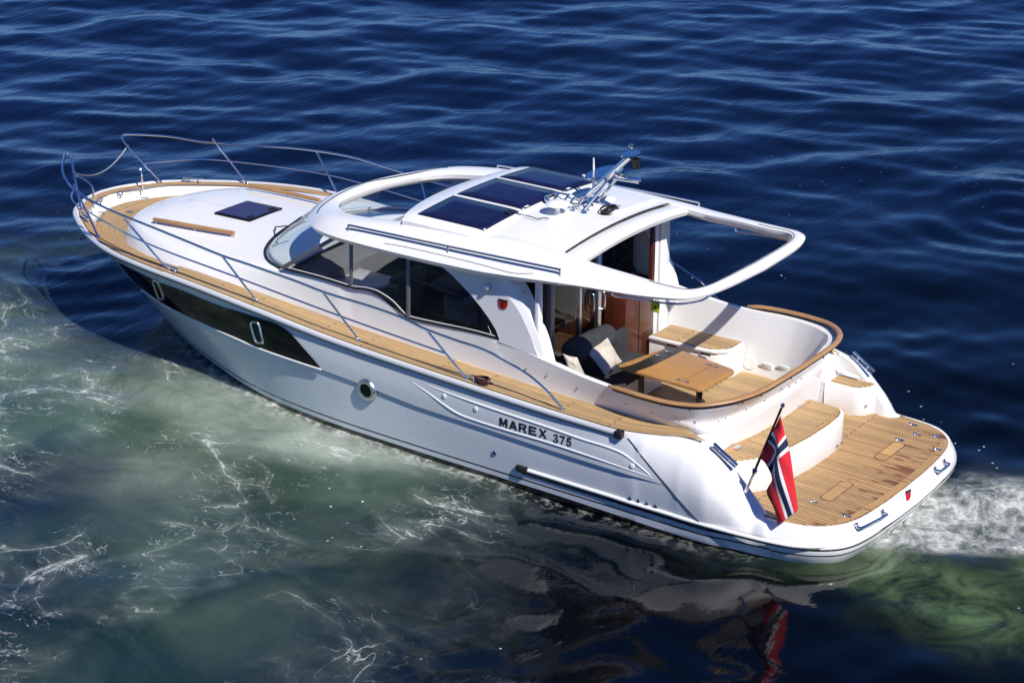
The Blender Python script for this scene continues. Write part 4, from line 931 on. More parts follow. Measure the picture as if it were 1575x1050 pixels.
# ---------------------------------------------------------------- aft pillars
of_ = [at(p, y=1.436) for p in [(618, 372), (640, 391.5), (654, 395), (667, 400), (695, 423), (725, 454), (740, 473), (753, 491), (763, 508), (768, 522)]]+[Vector((x, 1.436, float(np.interp(x, [3.2, 3.75, 4.3, 5], [1.36, 1.43, 1.505, 1.505]))-.012)) for x in (4.36, 4.2, 4.0, 3.8)]+[at(p, y=1.436) for p in [(818.6, 526), (811, 506), (797, 477), (780, 454), (768.6, 433), (756, 412)]]
cre = [at(p, y=1.436) for p in cr([(756, 414), (768.6, 433), (780, 454), (797, 477), (811, 506), (818.6, 526), (826, 556)], 3)]
sil = [at(p, y=1.27) for p in cr([(800, 425), (812, 440), (821, 458.6), (833, 488.6), (843, 513), (848, 530), (857, 566)], 3)]
for f in (lambda p: p, mir):
    mb = MB().prism([f(p) for p in of_], f(Vector((0, -.07, 0))))
    mb.grid([[f(a), f(a.lerp(b_, .45)+Vector((-.035, .045, 0))), f(b_), f(b_+Vector((.10, -.05, 0))), f(a+Vector((.05, -.07, 0)))] for a, b_ in zip(cre, sil)])
    pl_ = part(mb, 'aft_pillar', M['white'], smooth=40)
    for p in ((805, 448), (806, 476), (811, 504)):
        q = at(p, y=1.37); part(MB().lathe(f(q+Vector((-.02, .02, 0))), [(0, .01), (.01, .008), (.013, 0)], 10, f(Vector((-.5, .8, 0)))), 'snap_fastener', M['steel'], pl_)
    # crest badge and courtesy lamp
    bd = [at(p, y=1.440) for p in crop(700, 380, 7, [(468, 552), (567, 575), (566, 630), (550, 660), (520, 670), (485, 655), (468, 620)])]
    badge = part(MB().prism([f(p) for p in bd], f(Vector((0, .004, 0)))), 'badge', M['emb_red'], pl_)
    part(MB().prism([f(at(p, y=1.445)) for p in crop(700, 380, 7, [(468, 552), (567, 575), (567, 592), (468, 570)])], f(Vector((0, .002, 0)))), 'badge_bar', M['emb_dark'], badge)
    part(MB().tube([f(at(p, y=1.446)) for p in crop(700, 380, 7, [(500, 590), (530, 598), (520, 620), (498, 612), (525, 628), (512, 645)])], .006, 5), 'badge_mark', M['emb_gold'], badge)
    lp = at((750, 441), y=1.45); lm_ = part(MB().lathe(f(lp), [(0, .05), (.022, .045), (.036, .028), (.040, 0)], 16, f(Vector((-.35, .9, .3)))), 'courtesy_lamp', M['steel'], pl_)
    part(MB().lathe(f(lp+Vector((-.012, .03, -.012))), [(0, .02), (.018, .016), (.022, 0)], 12, f(Vector((-.5, .7, -.5)))), 'lens', M['glass_clear'], lm_)
# ---------------------------------------------------------------- bulkhead with the sliding door
XB = 3.86
def ypx(px, row=470): return at((px, row), x=XB).y
bk = MB()
def post(y0, y1, name, m, z0=.62, z1=2.46, dx=.05, x=XB, parent=None): return part(MB().box((x, (y0+y1)/2, (z0+z1)/2), (dx, abs(y1-y0), z1-z0), bev=.005), name, m, parent)
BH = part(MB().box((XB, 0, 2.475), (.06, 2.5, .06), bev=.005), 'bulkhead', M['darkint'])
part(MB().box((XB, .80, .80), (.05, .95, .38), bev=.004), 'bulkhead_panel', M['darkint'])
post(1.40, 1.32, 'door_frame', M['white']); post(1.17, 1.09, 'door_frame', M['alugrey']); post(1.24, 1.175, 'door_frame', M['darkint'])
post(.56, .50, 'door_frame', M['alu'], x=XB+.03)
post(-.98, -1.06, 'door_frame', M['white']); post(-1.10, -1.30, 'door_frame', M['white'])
part(MB().add([(XB, .56, .96), (XB, 1.10, .96), (XB, 1.10, 2.44), (XB, .56, 2.44)], [[0, 1, 2, 3]]), 'door_glass', M['glass_door'])
dr = post(.27, .20, 'door', M['alu'], x=XB-.03)
part(MB().add([(XB, .27, .94), (XB, .5, .94), (XB, .5, 2.44), (XB, .27, 2.44)], [[0, 1, 2, 3]]), 'door_glass', M['glass_door'], dr)
for y_, xx in ((.225, -.085), (.36, -.03)):
    z1_ = at((912, 455), x=XB-.08).z
    part(MB().tube([(XB+xx+.03, y_, z1_), (XB+xx-.02, y_, z1_-.01), (XB+xx-.03, y_, z1_-.11), (XB+xx-.02, y_, z1_-.21), (XB+xx+.03, y_, z1_-.22)], .012, 8, smooth=3), 'door_handle', M['steel'], dr)
WC = part(MB().box((XB+.10, -.62, 1.09), (.30, .60, .95), bev=.008), 'wood_cabinet', M['mahogany'])
part(MB().box((XB-.052, -.62, 1.09), (.006, .012, .93)), 'door_gap', M['black'], WC)
post(-.965, -.98, 'door_trim', M['steel'])
post(-.925, -.962, 'door_post', M['mahogany'])
# ---------------------------------------------------------------- saloon inside
part(MB().prism([(8.2, 1.25, .74), (3.9, 1.33, .74), (3.9, -1.33, .74), (8.2, -1.25, .74)], (0, 0, .02)), 'saloon_floor', M['darkwood'])
for s_ in (1, -1):
    ln = [Vector((x, s_*(1.375 if x < 7.4 else 1.37-.5*(x-7.4)), z)) for x, z in ((3.9, .74), (8.2, .74))]
    part(MB().prism([(3.9, s_*1.36, .74), (7.9, s_*1.30, .74), (7.9, s_*1.24, 1.55), (6.2, s_*1.365, 1.60), (5.7, s_*1.365, 1.46), (3.9, s_*1.365, 1.46)], (0, -s_*.012, 0)), 'saloon_lining', M['greylining'])
# dashboard under the windscreen
db = MB(); rows = []
for y in np.linspace(-1.2, 1.2, 15):
    k = (y/1.2)**2; rows.append([Vector((8.45-.55*k, y, 1.63-.02*k)), Vector((8.0-.3*k, y, 1.645)), Vector((7.45-.15*k, y, 1.62)), Vector((7.25-.1*k, y, 1.55)), Vector((7.2, y, .8))])
db.grid(rows); DB = part(db, 'dashboard', M['dash'], smooth=50)
hc = part(MB().box((7.35, -.55, 1.64), (.42, .85, .16), Matrix.Rotation(R_(-14), 3, 'Y'), bev=.05, seg=3), 'instrument_hood', M['dash'], DB)
part(MB().box((7.14, -.55, 1.64), (.01, .6, .12), Matrix.Rotation(R_(-20), 3, 'Y')), 'screen', M['gloss_black'], DB)
sw_c = Vector((7.0, -.55, 1.50)); ax = Vector((-.75, 0, .65)).normalized(); u_ = Vector((0, 1, 0)); v_ = ax.cross(u_)
swm = part(MB().tube([sw_c+(u_*math.cos(a)+v_*math.sin(a))*.19 for a in np.linspace(0, 2*math.pi, 28, endpoint=False)], .016, 8, closed=True), 'steering_wheel', M['black'])
for a in (1.57, 3.67, 5.76): part(MB().tube([sw_c, sw_c+(u_*math.cos(a)+v_*math.sin(a))*.185], .010, 6), 'spoke', M['steel'], swm)
part(MB().tube([sw_c, sw_c-ax*.2], .03, 8), 'column', M['black'], swm)
def seat(x, y, m, w_=.62):
    s = part(MB().box((x, y, 1.18), (.50, w_, .16), bev=.05, seg=3), 'helm_seat', m)
    part(MB().box((x-.25, y, 1.45), (.14, w_, .55), Matrix.Rotation(R_(-8), 3, 'Y'), bev=.05, seg=3), 'backrest', m, s)
    part(MB().box((x, y, .93), (.3, w_*.7, .36), bev=.02), 'pedestal', M['white'], s)
seat(6.35, -.6, M['grey_fabric'], .85); seat(6.5, .72, M['grey_fabric'], .6)
part(MB().box((6.98, .75, 1.42), (.75, .75, .06), bev=.02).box((7.0, .78, 1.1), (.66, .66, .6), bev=.02), 'side_console', M['white'])
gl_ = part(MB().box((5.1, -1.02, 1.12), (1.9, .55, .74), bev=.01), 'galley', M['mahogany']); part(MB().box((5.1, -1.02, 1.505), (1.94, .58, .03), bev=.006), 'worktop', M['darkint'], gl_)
part(MB().lathe((5.4, -1.02, 1.522), [(0, .004), (.14, .004), (.16, .01), (.165, 0)], 24), 'sink', M['steel'], gl_)
sf = part(MB().box((5.0, 1.10, 1.02), (1.9, .50, .20), bev=.05, seg=3), 'saloon_sofa', M['grey_fabric'])
part(MB().box((5.0, 1.28, 1.27), (1.9, .14, .36), bev=.05, seg=3), 'backrest', M['grey_fabric'], sf)
part(MB().box((4.15, .72, 1.02), (.35, .45, .20), bev=.05, seg=3), 'seat_end', M['grey_fabric'], sf); part(MB().box((5.0, 1.08, .84), (1.85, .46, .18)), 'plinth', M['darkint'], sf)
stb = part(MB().prism([Vector((x, y, 1.33)) for x, y in round_rect(5.0, .55, 1.15, .75, .14)], (0, 0, .03)), 'saloon_table', M['darkwood']); part(MB().tube([(5.0, .55, .76), (5.0, .55, 1.33)], .04, 10), 'table_leg', M['steel'], stb)
# ---------------------------------------------------------------- cockpit
part(MB().prism([Vector((x, y, .62)) for x, y in [(3.84, 1.27), (2.9, 1.26), (2.4, 1.26), (2.13, 1.22), (1.91, 1.09), (1.75, .86), (1.65, .45), (1.63, 0), (1.65, -.45), (1.75, -.86), (1.91, -1.09), (2.13, -1.22), (2.4, -1.26), (2.9, -1.26), (3.84, -1.27)]], (0, 0, .012)), 'cockpit_floor', M['teak'])
bo = [(3.76, -1.24), (2.74, -1.25), (2.74, -1.05), (2.77, -.94), (2.86, -.845), (3.0, -.80), (3.76, -.78)]
BN = part(MB().prism([Vector((x, y, .63)) for x, y in bo], (0, 0, .325), bev=.01), 'cockpit_bench', M['white'])
part(MB().prism([Vector((x*1.0, y+(.022 if y > -1.2 else 0), .957)) for x, y in bo], (0, 0, .04), bev=.012), 'bench_lid', M['white'], BN)
bt = [(3.73, -1.22), (2.765, -1.23), (2.765, -1.05), (2.79, -.95), (2.87, -.862), (3.0, -.815), (3.73, -.795)]
part(MB().prism([Vector((x, y, .998)) for x, y in bt], (0, 0, .010)), 'bench_top', M['teak'], BN)
for x in (3.45, 2.98): part(MB().box((x, -.775, .945), (.13, .012, .025), bev=.004), 'finger_hole', M['black'], BN)
# wall fittings on the far side of the cockpit
def wallpt(px):
    y = -1.3
    for _ in range(10): q = at(px, y=y); y = -(1.243+max(0, q.z-.615)*.29)
    return q
wn = Vector((0, .96, .28)).normalized(); wr = Matrix.Rotation(-R_(16), 3, 'X')
part(MB().lathe(wallpt((1153, 558)), [(0, .016), (.05, .014), (.066, .016), (.08, .012), (.084, -.02)], 28, wn), 'speaker', M['cream'])
for px in ((1180, 567), (1206, 571)):
    q = wallpt(px); bx = part(MB().box(q, (.14, .02, .16), wr, bev=.009, seg=2), 'locker_lid', M['cream']); part(MB().box(q+wn*.011, (.09, .006, .11), wr, bev=.002), 'lid_panel', M['white'], bx)
# coaming rail in wood, on little steel posts
CRq = [(2.85, 1.485, 1.36), (2.63, 1.525, 1.375), (2.34, 1.55, 1.38), (2.03, 1.535, 1.385), (1.74, 1.445, 1.40), (1.52, 1.24, 1.425), (1.39, 1.0, 1.445), (1.33, .7, 1.455), (1.30, 0, 1.465)]
cc = cr(CRq, 6); rows, uv = [], []; P = ring([Vector(p) for p in cc[::-1]]); d = 0
for i, p in enumerate(P):
    t = (P[min(i+1, len(P)-1)]-P[max(i-1, 0)]); t.z = 0; t.normalize(); n = Vector((-t.y, t.x, 0)); d += (P[i]-P[i-1]).length if i else 0
    k = min(1, .35+min(i, len(P)-1-i)*.22)
    rows.append([p+n*.036*math.cos(a)*k+Vector((0, 0, .021*math.sin(a)*k)) for a in np.linspace(0, 2*math.pi, 14, endpoint=False)]); uv.append([(d, .007*j) for j in range(14)])
CR = part(MB().grid(rows, uv, closed=True), 'coaming_rail', M['railwood'])
part(MB().tube([p+Vector((0, 0, -.030)) for p in P[2:-2]], .016, 6), 'gap_shade_strip', M['black'], CR)  # black strip put in to stand for the shade under the rail
for i in range(8, len(P)-8, 6): part(MB().tube([P[i]+Vector((0, 0, -.065)), P[i]+Vector((0, 0, -.012))], .010, 8), 'rail_post', M['steel'], CR)
for i in (12, 25, 36, 48, 60, 72, 84):
    if i < len(P)-2: part(MB().tube([P[i]+(P[i+1]-P[i]).normalized()*-.002, P[i]+(P[i+1]-P[i]).normalized()*.002], .047, 12), 'joint', M['darkwood'], CR) if False else None
# snap fasteners round the coaming
for px in c8((-45, 640), (95, 685), (305, 765), (470, 825), (625, 880), (795, 940), (960, 975), (1090, 1000))+[(1106, 645), (1117, 641), (1149, 627), (1176, 614), (1202, 598), (1213, 594), (1223, 588), (1232, 582)]:
    c_, n_ = hit(CB, px)
    if c_ is None: continue
    part(MB().lathe(c_, [(0, .016), (.009, .014), (.012, .006), (.012, 0)], 10, n_), 'snap_fastener', M['steel'], COACH)
# aft locker with teak top, far step
bx = [(1.66, 1.46), (1.42, 1.44), (1.29, 1.30), (1.18, 1.06), (1.09, .70), (1.045, .30), (1.035, -.10), (1.05, -.40), (1.085, -.51), (1.16, -.585), (1.28, -.61), (1.62, -.63)]
LK = part(MB().prism([Vector((x-(.06 if x < 1.2 else 0)*1.0, y, .43)) for x, y in bx], (0, 0, .375), bev=.018), 'stern_locker', M['white'])
bt2 = [(1.60, 1.40), (1.43, 1.38), (1.32, 1.27), (1.21, 1.04), (1.12, .69), (1.075, .30), (1.065, -.10), (1.08, -.37), (1.11, -.47), (1.17, -.545), (1.28, -.57), (1.56, -.58)]
q = MB().prism([Vector((x-(.06 if x < 1.25 else .0), y, .806)) for x, y in bt2], (0, 0, .014)); LT = part(q, 'locker_top', M['teak'], LK)
part(MB().prism([(1.56, 1.32, .8205), (1.50, 1.33, .8205), (1.44, -.50, .8205), (1.50, -.52, .8205)], (0, 0, .003)), 'margin_board', M['teak_edge'], LT)
fr_ = [(1.155, 1.03), (1.062, .69), (1.017, .30), (1.007, -.10), (1.022, -.37), (1.05, -.46)]; rw, uv = band(fr_, .055, .8225, 0)
if rw[2][1].x < rw[2][0].x: rw, uv = band(fr_, -.055, .8225, 0)
part(MB().grid(rw, uv), 'margin_board', M['teak_edge'], LT)
for y in (1.02, -.32): part(MB().box((1.50, y, .827), (.07, .10, .008), bev=.003), 'hinge', M['steel'], LK)
for y in (-.28, -.38): part(MB().lathe((.968, y, .50), [(0, .012), (.014, .01), (.018, 0)], 12, (-1, 0, 0)), 'drain', M['steel'], LK)
stp = [(1.66, -1.25), (1.30, -1.24), (1.20, -1.29), (1.13, -1.40), (1.11, -1.52), (1.66, -1.52)]
ST = part(MB().prism([Vector((x, y, .43)) for x, y in stp], (0, 0, .345), bev=.012), 'boarding_step', M['white'])
part(MB().prism([Vector((x, y, .776)) for x, y in [(1.60, -1.275), (1.30, -1.265), (1.22, -1.31), (1.16, -1.40), (1.145, -1.49), (1.60, -1.50)]], (0, 0, .012)), 'step_top', M['teak'], ST)
part(MB().lathe((1.16, -1.335, .56), [(0, .012), (.014, .01), (.018, 0)], 12, (-.8, .6, 0)), 'drain', M['steel'], ST)
# transom grab handles and badge
for pa, pb in ((c5((672, 862))[0], c5((778, 808))[0]), (c5((990, 636))[0], c5((1027, 606))[0])):
    (a, na), (b_, nb_) = hit(HB, pa), hit(HB, pb); na.z = nb_.z = 0; na.normalize(); nb_.normalize()
    P = [a, a+na*.05, a.lerp(b_, .12)+(na*.88+nb_*.12)*.07, a.lerp(b_, .88)+(na*.12+nb_*.88)*.07, b_+nb_*.05, b_]
    gh = part(MB().tube(P, .016, 10, smooth=4), 'transom_handle', M['steel'])
    for q, n_ in ((a, na), (b_, nb_)): part(MB().box(q+n_*.004, (.016, .055, .075), Matrix.Rotation(math.atan2(n_.y, n_.x), 3, 'Z'), bev=.006), 'mount', M['steel'], gh)
bd = [hit(HB, p, .004)[0] for p in c5((871, 722), (894, 712), (893, 745), (884, 760), (875, 758))]
if all(bd):
    bgd = part(MB().add(bd, [[0, 1, 2, 3, 4]]), 'badge', M['emb_red']); b2 = [hit(HB, p, .007)[0] for p in c5((871, 722), (894, 712), (894, 722), (871, 732))]
    part(MB().add(b2, [[0, 1, 2, 3]]), 'badge_bar', M['emb_dark'], bgd)
# ---------------------------------------------------------------- foredeck hatch, wooden hand rails
def crz(x, y): 
    h = CB.ray_cast(Vector((x, y, 4)), Vector((0, 0, -1))); return h[0].z if h[0] else 1.63
hz = crz(9.44, 0)
HT = part(MB().prism([Vector((x, y, crz(x, 0)-.008)) for x, y in round_rect(9.45, 0, .64, .64, .03)], (0, 0, .022), bev=.004), 'deck_hatch', M['gloss_black'])
part(MB().prism([Vector((x, y, crz(x, 0)+.0145)) for x, y in round_rect(9.45, 0, .56, .56, .03)], (0, 0, .003)), 'hatch_pane', mat('smoked_pane', (.035, .030, .07), .08), HT)
for y in (.2, -.2): part(MB().box((9.22, y, crz(9.22, 0)+.022), (.06, .09, .02), bev=.006), 'hatch_latch', M['black'], HT)
for sg in (1, -1):
    P = [Vector((x, sg*y, crz(x, y)+.055)) for x, y in ((10.28, .885), (10.0, .885), (9.6, .87), (9.2, .845), (8.93, .82))]
    r_ = part(MB().tube(P, [.026, .029, .030, .030, .029, .026], 10, smooth=5), 'foredeck_handrail', M['railwood'])
    for k in (0, 2, 4): part(MB().tube([P[k]+Vector((-.04 if k < 4 else .04, 0, -.06)), P[k]+Vector((-.04 if k < 4 else .04, 0, 0))], .010, 8), 'rail_foot', M['steel'], r_)
# panel joints in the coachroof gelcoat
for x in (10.25, ): part(MB().tube([Vector((x, y, crz(x, y)+.001)) for y in np.linspace(-.95, .95, 15)], .003, 4), 'panel_joint', M['greymark'], COACH)
part(MB().tube([Vector((x, 0, crz(x, 0)+.001)) for x in np.linspace(10.6, 9.8, 6)], .0025, 4), 'panel_joint', M['greymark'], COACH)
# ---------------------------------------------------------------- bow rails
def deckhit(p):
    z = 1.3
    for _ in range(15): q = at(p, z=z); z = sheer(min(max(q.x, 2.5), 12.1))[1]+.01
    return q
bases = [deckhit(p) for p in [(151, 364), (253, 409), (394, 462), (552, 523), (717, 581)]]
for q in bases: q.y = min(q.y, sheer(q.x)[0]-.07)
tops = [at((113, 283), y=1.29), at((191, 336), y=1.80), at((341, 393), y=1.90), at((497, 450), y=1.91), at((655, 506), y=1.89)]
G_tip = Vector((12.26, .505, 2.063)); G_mid = Vector((12.10, .56, 1.82)); G_base = Vector((11.80, .75, 1.42)); G_in = Vector((11.88, .455, 1.35)); 
px_rail = [(96, 262), (106, 284), (119, 294), (137, 307), (176, 326), (233, 349), (287, 371), (341, 393), (380, 406), (451, 431), (503, 451), (566, 470), (614, 487), (654, 506), (700, 523), (745, 538), (786, 560), (815, 578), (844, 604), (868, 632)]
yy = [.98, 1.22, 1.34, 1.49, 1.71, 1.85, 1.885, 1.90, 1.905, 1.91, 1.91, 1.905, 1.90, 1.89, 1.87, 1.85, 1.82, 1.80, 1.775, 1.76]
upper = [G_tip+Vector((-.05, -.02, -.07)), G_tip, G_tip+Vector((-.06, .09, .015))]+[at(p, y=y) for p, y in zip(px_rail, yy)]
low0 = G_mid+Vector((-.06, .05, -.06))
for sg, f in ((1, lambda p: Vector(p)), (-1, mir)):
    BR = part(MB().tube([f(p) for p in upper], .0155, 10, smooth=5), 'bow_rail', M['steel'])
    part(MB().tube([f(p) for p in [G_tip+Vector((-.05, -.02, -.07)), G_mid, G_base]], .0155, 10, smooth=3), 'gate_leg', M['steel'], BR)
    part(MB().tube([f(p) for p in [G_mid+Vector((-.02, .01, -.03)), G_mid+Vector((-.03, -.05, -.045)), G_in+Vector((0, .0, .30)), G_in]], .014, 10, smooth=4), 'gate_leg', M['steel'], BR)
    mids = []
    for b_, t_ in zip(bases, tops):
        part(MB().tube([f(b_), f(t_)], .013, 10), 'stanchion', M['steel'], BR)
        part(MB().lathe(f(b_+Vector((0, 0, -.004))), [(0, .02), (.02, .018), (.028, .006), (.03, 0)], 14), 'stanchion_foot', M['steel'], BR)
        mids.append(b_.lerp(t_, .50))
    part(MB().lathe(f(upper[-1]+Vector((0, 0, -.03))), [(0, .03), (.022, .024), (.03, .008), (.032, 0)], 14), 'stanchion_foot', M['steel'], BR)
    ml = [G_mid+Vector((-.10, .06, -.13)), (mids[0]+G_mid+Vector((-.1, .06, -.13)))/2+Vector((.08, .09, 0))]+mids
    part(MB().tube([f(p) for p in ml], .011, 10, smooth=6), 'middle_rail', M['steel'], BR)
ca_, cb_ = G_mid+Vector((.03, 0, .02)), mir(G_mid+Vector((.09, -.02, .12)))
chp = [ca_.lerp(cb_, t)+Vector((0, 0, -.20*4*t*(1-t))) for t in np.linspace(0, 1, 60)]
chn = MB()
for i in range(len(chp)-1):
    c_ = (chp[i]+chp[i+1])/2; t_ = (chp[i+1]-chp[i]).normalized(); s_ = t_.cross(Vector((0, 0, 1))).normalized(); s2 = t_.cross(s_)
    w_ = s_ if i % 2 else s2
    chn.tube([c_+t_*.017*math.cos(a)+w_*.008*math.sin(a) for a in np.linspace(0, 6.283, 8, endpoint=False)], .0032, 4, closed=True)
part(chn, 'gate_chain', M['alugrey'])
# ---------------------------------------------------------------- cleats and fairleads
def cleat(pos, dirv, L_=.26, up_=Vector((0, 0, 1)), flat=False, name='mooring_cleat'):
    d = Vector(dirv).normalized(); u_ = Vector(up_).normalized(); s_ = d.cross(u_).normalized(); u_ = s_.cross(d)
    rot = Matrix((d, s_, u_)).transposed(); pos = Vector(pos)
    o = part(MB().box(pos+u_*.055, (L_, .032 if not flat else .04, .018), rot, bev=.007), name, M['steel'])
    if flat: part(MB().box(pos+u_*.006, (L_*.95, .05, .010), rot, bev=.004), 'base_plate', M['alu'], o)
    for k in (-.22, .22): part(MB().lathe(pos+d*L_*k, [(.020, 0), (.013, .014), (.012, .05)], 12, u_), 'cleat_post', M['steel'], o)
    return o
q = deckhit((268, 415)); cleat(Vector((q.x, sheer(q.x)[0]-.10, q.z+.0)), (1, -.18, 0), .30)
q = at((306, 277), z=1.425); q.y = -(sheer(q.x)[0]-.09); cleat(q, (1, .5, 0), .30); cleat(mir(q), (1, -.5, 0), .30)
q = deckhit((737, 588)); cleat(Vector((q.x, sheer(q.x)[0]-.10, q.z)), (1, -.02, 0), .30); ROPE_AT = Vector((q.x, sheer(q.x)[0]-.10, q.z)); cleat(Vector((q.x, -(sheer(q.x)[0]-.10), q.z)), (1, .02, 0), .30)
for sg in (1, -1): cleat((1.36, sg*1.555, .945), (1.0, sg*.03, .62), .34, Vector((-.5, sg*.15, .85)), flat=True)
for sg in (1, -1):
    q = at((1022, 676), y=1.62); part(MB().box((q.x, sg*(q.y+.06), q.z+.0), (.16, .03, .035), bev=.006), 'fairlead', M['steel'])
# small deck fittings on the bow
for px in c1((367, 411), (258, 446)):
    q = at(px, z=1.385); part(MB().lathe(q, [(.02, 0), (.034, .004), (.04, 0)], 14, (-.6, .6, .5)), 'fairlead', M['steel'])
for px in c1((265, 513), (250, 553), (420, 507), (498, 434)):
    q = at(px, z=1.30); part(MB().box(q, (.10, .03, .012), Matrix.Rotation(.5, 3, 'Z'), bev=.004), 'deck_hinge', M['steel'])
# ---------------------------------------------------------------- mast and aerials on the roof
k1 = lambda *P: crop(800, 220, 6.686, P)
MY = -.17
def kp(x, y, yy_=MY): return at(k1((x, y))[0], y=yy_)
MA = part(MB().tube([kp(1125, 140), kp(880, 365), kp(760, 478)], .034, 14), 'radar_mast', M['steel'])
for a, b_, y0, y1, r in (((590, 640), (780, 440), -.12, -.15, .018), ((655, 690), (900, 400), .02, -.10, .020), ((780, 632), (985, 372), -.34, -.25, .018), ((690, 560), (890, 380), -.14, -.17, .016)):
    A_ = kp(*a, y0); B_ = kp(*b_, y1); part(MB().tube([A_, B_], r, 10), 'mast_leg', M['steel'], MA)
    if a != (690, 560): part(MB().lathe(A_+Vector((0, 0, -.03)), [(0, .035), (.03, .03), (.035, .012), (.04, 0)], 14), 'mast_foot', M['steel'], MA)
for a, b_ in (((680, 570), (745, 640)), ((865, 365), (900, 400))): part(MB().tube([kp(*a, -.15), kp(*b_, -.06)], .014, 8), 'mast_brace', M['steel'], MA)
tp = kp(1140, 122); rot = Matrix.Rotation(R_(2), 3, 'Y')
def oval(c, lx, ly, h, n=28): return [Vector((c.x+lx*math.cos(t), c.y+ly*math.sin(t), c.z)) for t in np.linspace(0, 2*math.pi, n, endpoint=False)], (0, 0, h)
TP = part(MB().prism(*oval(tp, .09, .15, .016)), 'lamp_plate', M['steel'], MA)
part(MB().lathe(kp(1195, 160)+Vector((0, 0, -.13)), [(0, 0), (.03, .005), (.042, .06), (.05, .065), (.055, .125), (.04, .13)], 18), 'deck_light', M['black'], MA)
part(MB().lathe(tp+Vector((0, 0, .016)), [(.012, 0), (.012, .05), (.022, .055), (.034, .08), (.030, .105), (.012, .118), (0, .12)], 16), 'anchor_light', M['steel'], MA)
SHF = part(MB().tube([kp(960, 365), kp(1225, 408)], .014, 8).tube([kp(990, 345, -.25), kp(1245, 385, -.25)], .014, 8), 'shelf_arm', M['steel'], MA)
part(MB().prism([kp(1090, 350, -.2), kp(1240, 370, -.2), kp(1245, 395, -.12), kp(1120, 385, -.12)], (0, 0, .012)), 'shelf_plate', M['steel'], MA)
sp_ = kp(1045, 300, -.2); part(MB().lathe(sp_+Vector((.03, 0, 0)), [(0, -.09), (.04, -.085), (.062, -.05), (.066, 0), (.055, .012), (.03, .018), (0, .02)], 20, (-1, .25, .1)), 'search_light', M['steel'], MA)
part(MB().prism(*oval(kp(850, 305, -.55), .13, .32, .010)), 'aerial_plate', M['steel'], MA)
part(MB().prism([kp(635, 340, -.62), kp(700, 345, -.62), kp(735, 388, -.55), kp(680, 385, -.55)], (0, 0, .02)), 'aerial_bracket', M['white'], MA)
lp_ = [at(p, z=2.72) for p in k1((640, 645), (560, 628), (330, 598), (262, 578), (262, 555), (310, 528), (370, 515), (440, 525), (560, 550), (650, 585))]
LOOP = part(MB().tube(lp_, .015, 8, smooth=4), 'roof_ladder', M['steel'])
for a, b_ in (((400, 520), (330, 598)), ((500, 530), (440, 612)), ((560, 548), (520, 622))): part(MB().tube([at(k1(a)[0], z=2.722), at(k1(b_)[0], z=2.722)], .013, 8), 'ladder_rung', M['steel'], LOOP)
for a in ((370, 515), (270, 570), (545, 650), (500, 530)):
    q = at(k1(a)[0], z=2.72); part(MB().lathe((q.x, q.y, 2.64), [(.03, 0), (.02, .02), (.014, .08)], 12), 'ladder_foot', M['steel'], LOOP)
an = at(k1((757, 383))[0], y=-.62); ANT = part(MB().tube([(an.x, an.y, 2.63), (an.x, an.y, an.z+.02), (an.x+.006, an.y, an.z+.27)], [.016, .018, .009], 10), 'whip_aerial', M['white'])
mz = roofz(4.41, .2); MU = part(MB().lathe((4.41, .22, mz), [(.05, 0), (.045, .01), (.028, .02), (.026, .09), (.06, .10), (.135, .105), (.147, .115), (.135, .13), (.08, .152), (.03, .16), (0, .161)], 32), 'satellite_aerial', M['white'])
part(MB().lathe((4.50, .34, roofz(4.5, .34)-.01), [(.09, 0), (.085, .012), (0, .014)], 24), 'aerial_base', M['white'], MU)
q = at(k1((920, 560))[0], z=2.69); part(MB().lathe((q.x, q.y, q.z-.03), [(.075, 0), (.07, .025), (.045, .045), (0, .05)], 20), 'gps_dome', M['white'])
part(MB().tube([at(p, z=2.675) for p in k1((-40, 718), (0, 730), (100, 755), (180, 778), (240, 768), (300, 775))], .006, 6, smooth=4), 'roof_cable', M['black'])

#==================================================================  LOOSE THINGS
def build(mb, name, m, parent=None, origin=None, **k):
    o = mb.build(name, m, None, **k)
    if parent is not None:
        o.parent = parent; o.matrix_parent_inverse = Matrix.Translation(parent.location).inverted()
    return o
# cable coil
cz_ = at(k1((915, 722))[0], z=2.64); P = []
for t in np.linspace(0, 1, 140):
    a = t*2*math.pi*7; r = .075+.02*math.sin(t*23)+.012*math.sin(a*.37); P.append(Vector((cz_.x+r*.7*math.cos(a)+.01*math.sin(t*40), cz_.y+r*1.4*math.sin(a), cz_.z+.02+.05*t+.012*math.sin(a*1.7))))
P += [at(p, z=2.67) for p in k1((1000, 690), (930, 665), (840, 655), (700, 650))]
o = build(MB().tube(P, .009, 6), 'cable_coil', M['black']); tag(o, 'small black coil of cable lying on the roof behind the mast', 'cable')
# mooring line on the mid cleat
P = []
for t in np.linspace(0, 1, 120):
    a = t*2*math.pi*6; P.append(ROPE_AT+Vector((-.05+.085*math.cos(a)*(1-.3*t)+.02*math.sin(9*t), -.01+.05*math.sin(a), .012+.05*abs(math.sin(a*.5+t*5)))))
P += [ROPE_AT+Vector((.12, -.01, .06)), ROPE_AT+Vector((.0, -.03, .012)), ROPE_AT+Vector((-.16, -.05, .012))]
o = build(MB().tube(P, .012, 7), 'mooring_rope', M['rope']); tag(o, 'dark red rope bunched round a steel cleat on the near side deck', 'rope')
